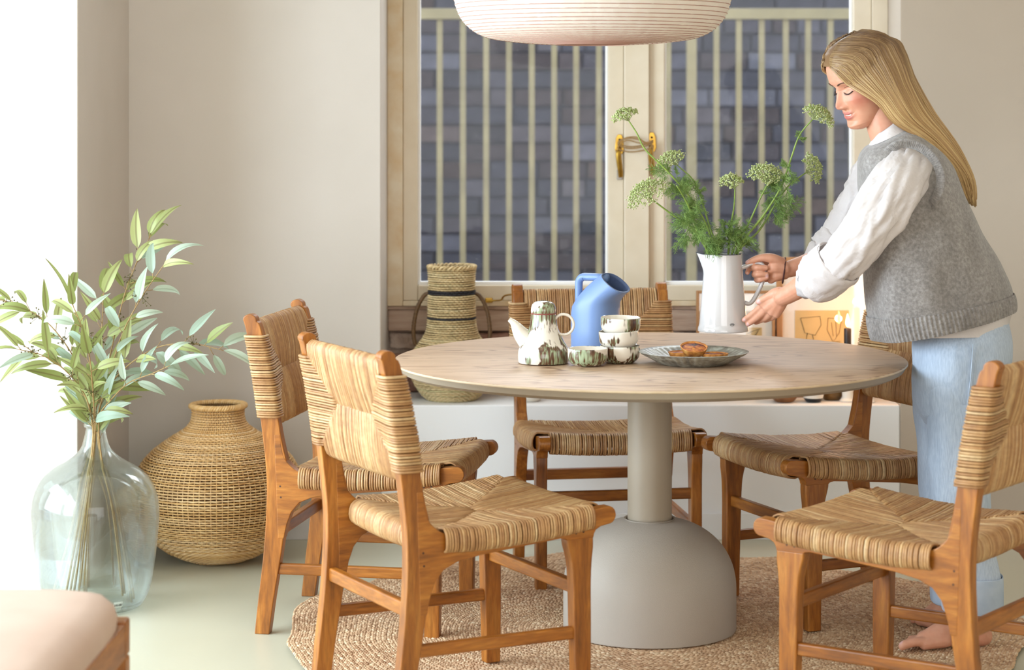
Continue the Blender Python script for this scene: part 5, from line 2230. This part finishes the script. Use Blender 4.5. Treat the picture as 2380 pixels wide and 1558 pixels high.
def sleeve(path, rad, depth, amp, seed, sides=64, n=9):
    P = smooth_path(path, n)
    N_ = len(P)
    R_ = np.interp(np.linspace(0, len(path) - 1, N_), range(len(path)), rad)
    D_ = np.interp(np.linspace(0, len(path) - 1, N_), range(len(path)), depth)
    G_ = []
    for i in range(N_):
        t = (P[min(i + 1, N_ - 1)] - P[max(i - 1, 0)]).normalized()
        b = Vector((0, 1, 0))
        b = (b - t * b.dot(t)).normalized()
        u = b.cross(t)
        row = []
        for k in range(sides):
            a = 2 * PI * k / sides
            q = Vector((i / N_ * 3.2 + .55 * math.sin(a), math.cos(a) * 1.5, math.sin(a) * 1.5 + seed))
            nz = mnoise.noise(q * 1.35) + .6 * mnoise.noise(q * 2.9)
            ridge = -abs(mnoise.noise(Vector((i / N_ * 1.6 + .9 * math.cos(a), math.sin(a) * 2.2, seed * 2))) * 2) + .5
            q2 = Vector((i / N_ * 2.2 + .35 * math.cos(a + seed), a * .9 + i / N_ * 2.4, seed * 3))
            crease = max(0, 1 - abs(mnoise.noise(q2 * 1.5)) * 6) + .7 * max(0, 1 - abs(mnoise.noise(q2 * 2.7 + Vector((9, 2, 4)))) * 5)
            f = amp * (nz + .7 * ridge - 1.15 * crease) * (.35 + .65 * math.sin(PI * min(1, i / N_ + .1)))
            row.append(P[i] + u * math.cos(a) * (R_[i] + f) + b * math.sin(a) * (D_[i] + f))
        G_.append(row)
    return G_, P


SG, SPth = sleeve([W(2130, 368, 5.83), W(2120, 384, 5.765), W(2086, 432, 5.705), W(2048, 487, 5.685), W(2012, 540, 5.69), W(1972, 590, 5.715), W(1938, 622, 5.76), W(1918, 638, 5.785)],
                  [.036, .064, .074, .073, .069, .064, .057, .051], [.03, .052, .064, .066, .064, .060, .052, .047], .0080, 1.3)
MB().grid(SG, closed_v=True).build('shirt_sleeve', 'white_cotton', WP, angle=180)


def cuff(path, r, depth, seed):
    G_, _ = sleeve(path, r, depth, .0035, seed, 48, 5)
    return MB().grid(G_, closed_v=True)


cuff([W(1950, 610, 5.745), W(1944, 616, 5.752), W(1920, 636, 5.783), W(1898, 648, 5.806), W(1893, 650, 5.812), W(1902, 645, 5.80), W(1930, 626, 5.77)],
     [.064, .071, .071, .068, .060, .050, .046], [.058, .065, .065, .062, .055, .045, .040], 4.2).build('rolled_cuff', 'white_cotton', WP, angle=180)
SG, _ = sleeve([W(2060, 372, 6.04), W(2035, 410, 6.07), W(2012, 455, 6.10), W(1985, 505, 6.13), W(1955, 550, 6.14), W(1930, 577, 6.14)], [.05, .066, .068, .066, .060, .050], [.05, .06, .064, .062, .056, .048], .007, 7.7)
MB().grid(SG, closed_v=True).build('shirt_sleeve', 'white_cotton', WP, angle=180)
cuff([W(1950, 556, 6.14), W(1944, 562, 6.14), W(1928, 577, 6.14), W(1912, 590, 6.14), W(1908, 592, 6.14), W(1918, 584, 6.14), W(1940, 565, 6.14)],
     [.052, .057, .056, .052, .046, .042, .040], [.050, .054, .053, .050, .045, .041, .039], 9.1).build('rolled_cuff', 'white_cotton', WP, angle=180)
# ribbed armhole of the vest around the near sleeve
arm = smooth_path([W(2046, 384, 5.775), W(2060, 358, 5.742), W(2080, 340, 5.722), W(2104, 333, 5.715), W(2134, 340, 5.712), W(2162, 360, 5.706), W(2182, 392, 5.700), W(2186, 428, 5.699), W(2174, 462, 5.708), W(2150, 490, 5.735)], 22)
m = MB()
m.tube(arm, [(.0135, .0040 + .0011 * math.cos(k * PI / 1.5)) for k in range(len(arm))], 10, up=(0, -1, 0))
m.build('armhole_rib', 'grey_knit', vest, angle=180, fix=False)

# jeans
jf = lambda t, z: .012 * math.sin(5 * t + z * 6)
PS = [xsec((2130, 752), (2340, 742), 5.90, .165, .03), xsec((2128, 800), (2346, 790), 5.90, .180, .03), xsec((2126, 850), (2342, 850), 5.90, .188, .02), xsec((2124, 905), (2326, 915), 5.90, .186, .0), xsec((2130, 950), (2312, 960), 5.90, .17, .0), xsec((2150, 985), (2300, 985), 5.90, .14, .0)]
jeans = MB().grid(wrinkle(loft(PS, 6), .006, 9), closed_v=True).build('jeans', 'pale_denim', WP, angle=180)
LS = [xsec((2150, 880), (2322, 890), 5.808, .093), xsec((2156, 960), (2312, 965), 5.80, .088, fold=jf), xsec((2160, 1060), (2302, 1065), 5.79, .082, fold=jf), xsec((2166, 1170), (2302, 1175), 5.79, .080, fold=jf), xsec((2180, 1280), (2312, 1285), 5.79, .079, fold=jf), xsec((2192, 1350), (2326, 1350), 5.79, .079)]
RS = [xsec((2124, 880), (2280, 880), 5.992, .093), xsec((2126, 960), (2270, 960), 6.0, .086, fold=jf), xsec((2133, 1060), (2262, 1060), 6.0, .080, fold=jf), xsec((2140, 1170), (2258, 1170), 6.0, .076, fold=jf), xsec((2160, 1270), (2260, 1272), 6.0, .072, fold=jf), xsec((2166, 1335), (2262, 1335), 6.0, .071)]
for S_ in (LS, RS):
    MB().grid(wrinkle(loft(S_, 9), .0075, 10, (1, 1, .8)), closed_v=True).build('trouser_leg', 'pale_denim', jeans, angle=180)
for (a, b, y0, y1, Y, ry) in ((2190, 2329, 1338, 1414, 5.79, .083), (2164, 2264, 1326, 1394, 6.0, .075)):
    Cs = [xsec((a + 3, y0 + 2), (b - 3, y0 + 2), Y, ry - .004), xsec((a, y0), (b, y0), Y, ry), xsec((a - 1, (y0 + y1) / 2), (b + 1, (y0 + y1) / 2), Y, ry + .002), xsec((a, y1), (b, y1), Y, ry), xsec((a + 4, y1 - 1), (b - 4, y1 - 1), Y, ry - .005), xsec((a + 5, y0 + 20), (b - 5, y0 + 20), Y, ry - .006)]
    MB().grid(loft(Cs, 4), closed_v=True).build('turned_cuff', 'denim_inside', jeans, angle=180)
# side seam and back pocket
seam_p = [W(2228 + 3 * math.sin(i), 830 + i * 40, 5.698 - .002 * i * 0 + .006 * max(0, (i - 3)) * .35) for i in range(13)]
MB().tube([W(2262, 800, 5.712), W(2256, 880, 5.706), W(2246, 960, 5.709), W(2240, 1060, 5.706), W(2240, 1170, 5.708), W(2250, 1280, 5.709), W(2262, 1340, 5.709)], .0022, 6, flat=.6).build('side_seam', 'denim_inside', jeans, angle=180)
# hair tie on the far wrist
simple('hair_tie', '#4a2422', None, .7)
c = W(1822, 629, 6.116)
tie = [c + Vector((.002 * math.cos(a), math.cos(a) * .030, math.sin(a) * .035)) + Vector((.004 * math.sin(a), 0, 0)) for a in np.linspace(0, 2 * PI, 40)[:-1]]
MB().tube(tie, .0022, 8, closed=True).build('hair_tie', 'hair_tie', WP, angle=180)
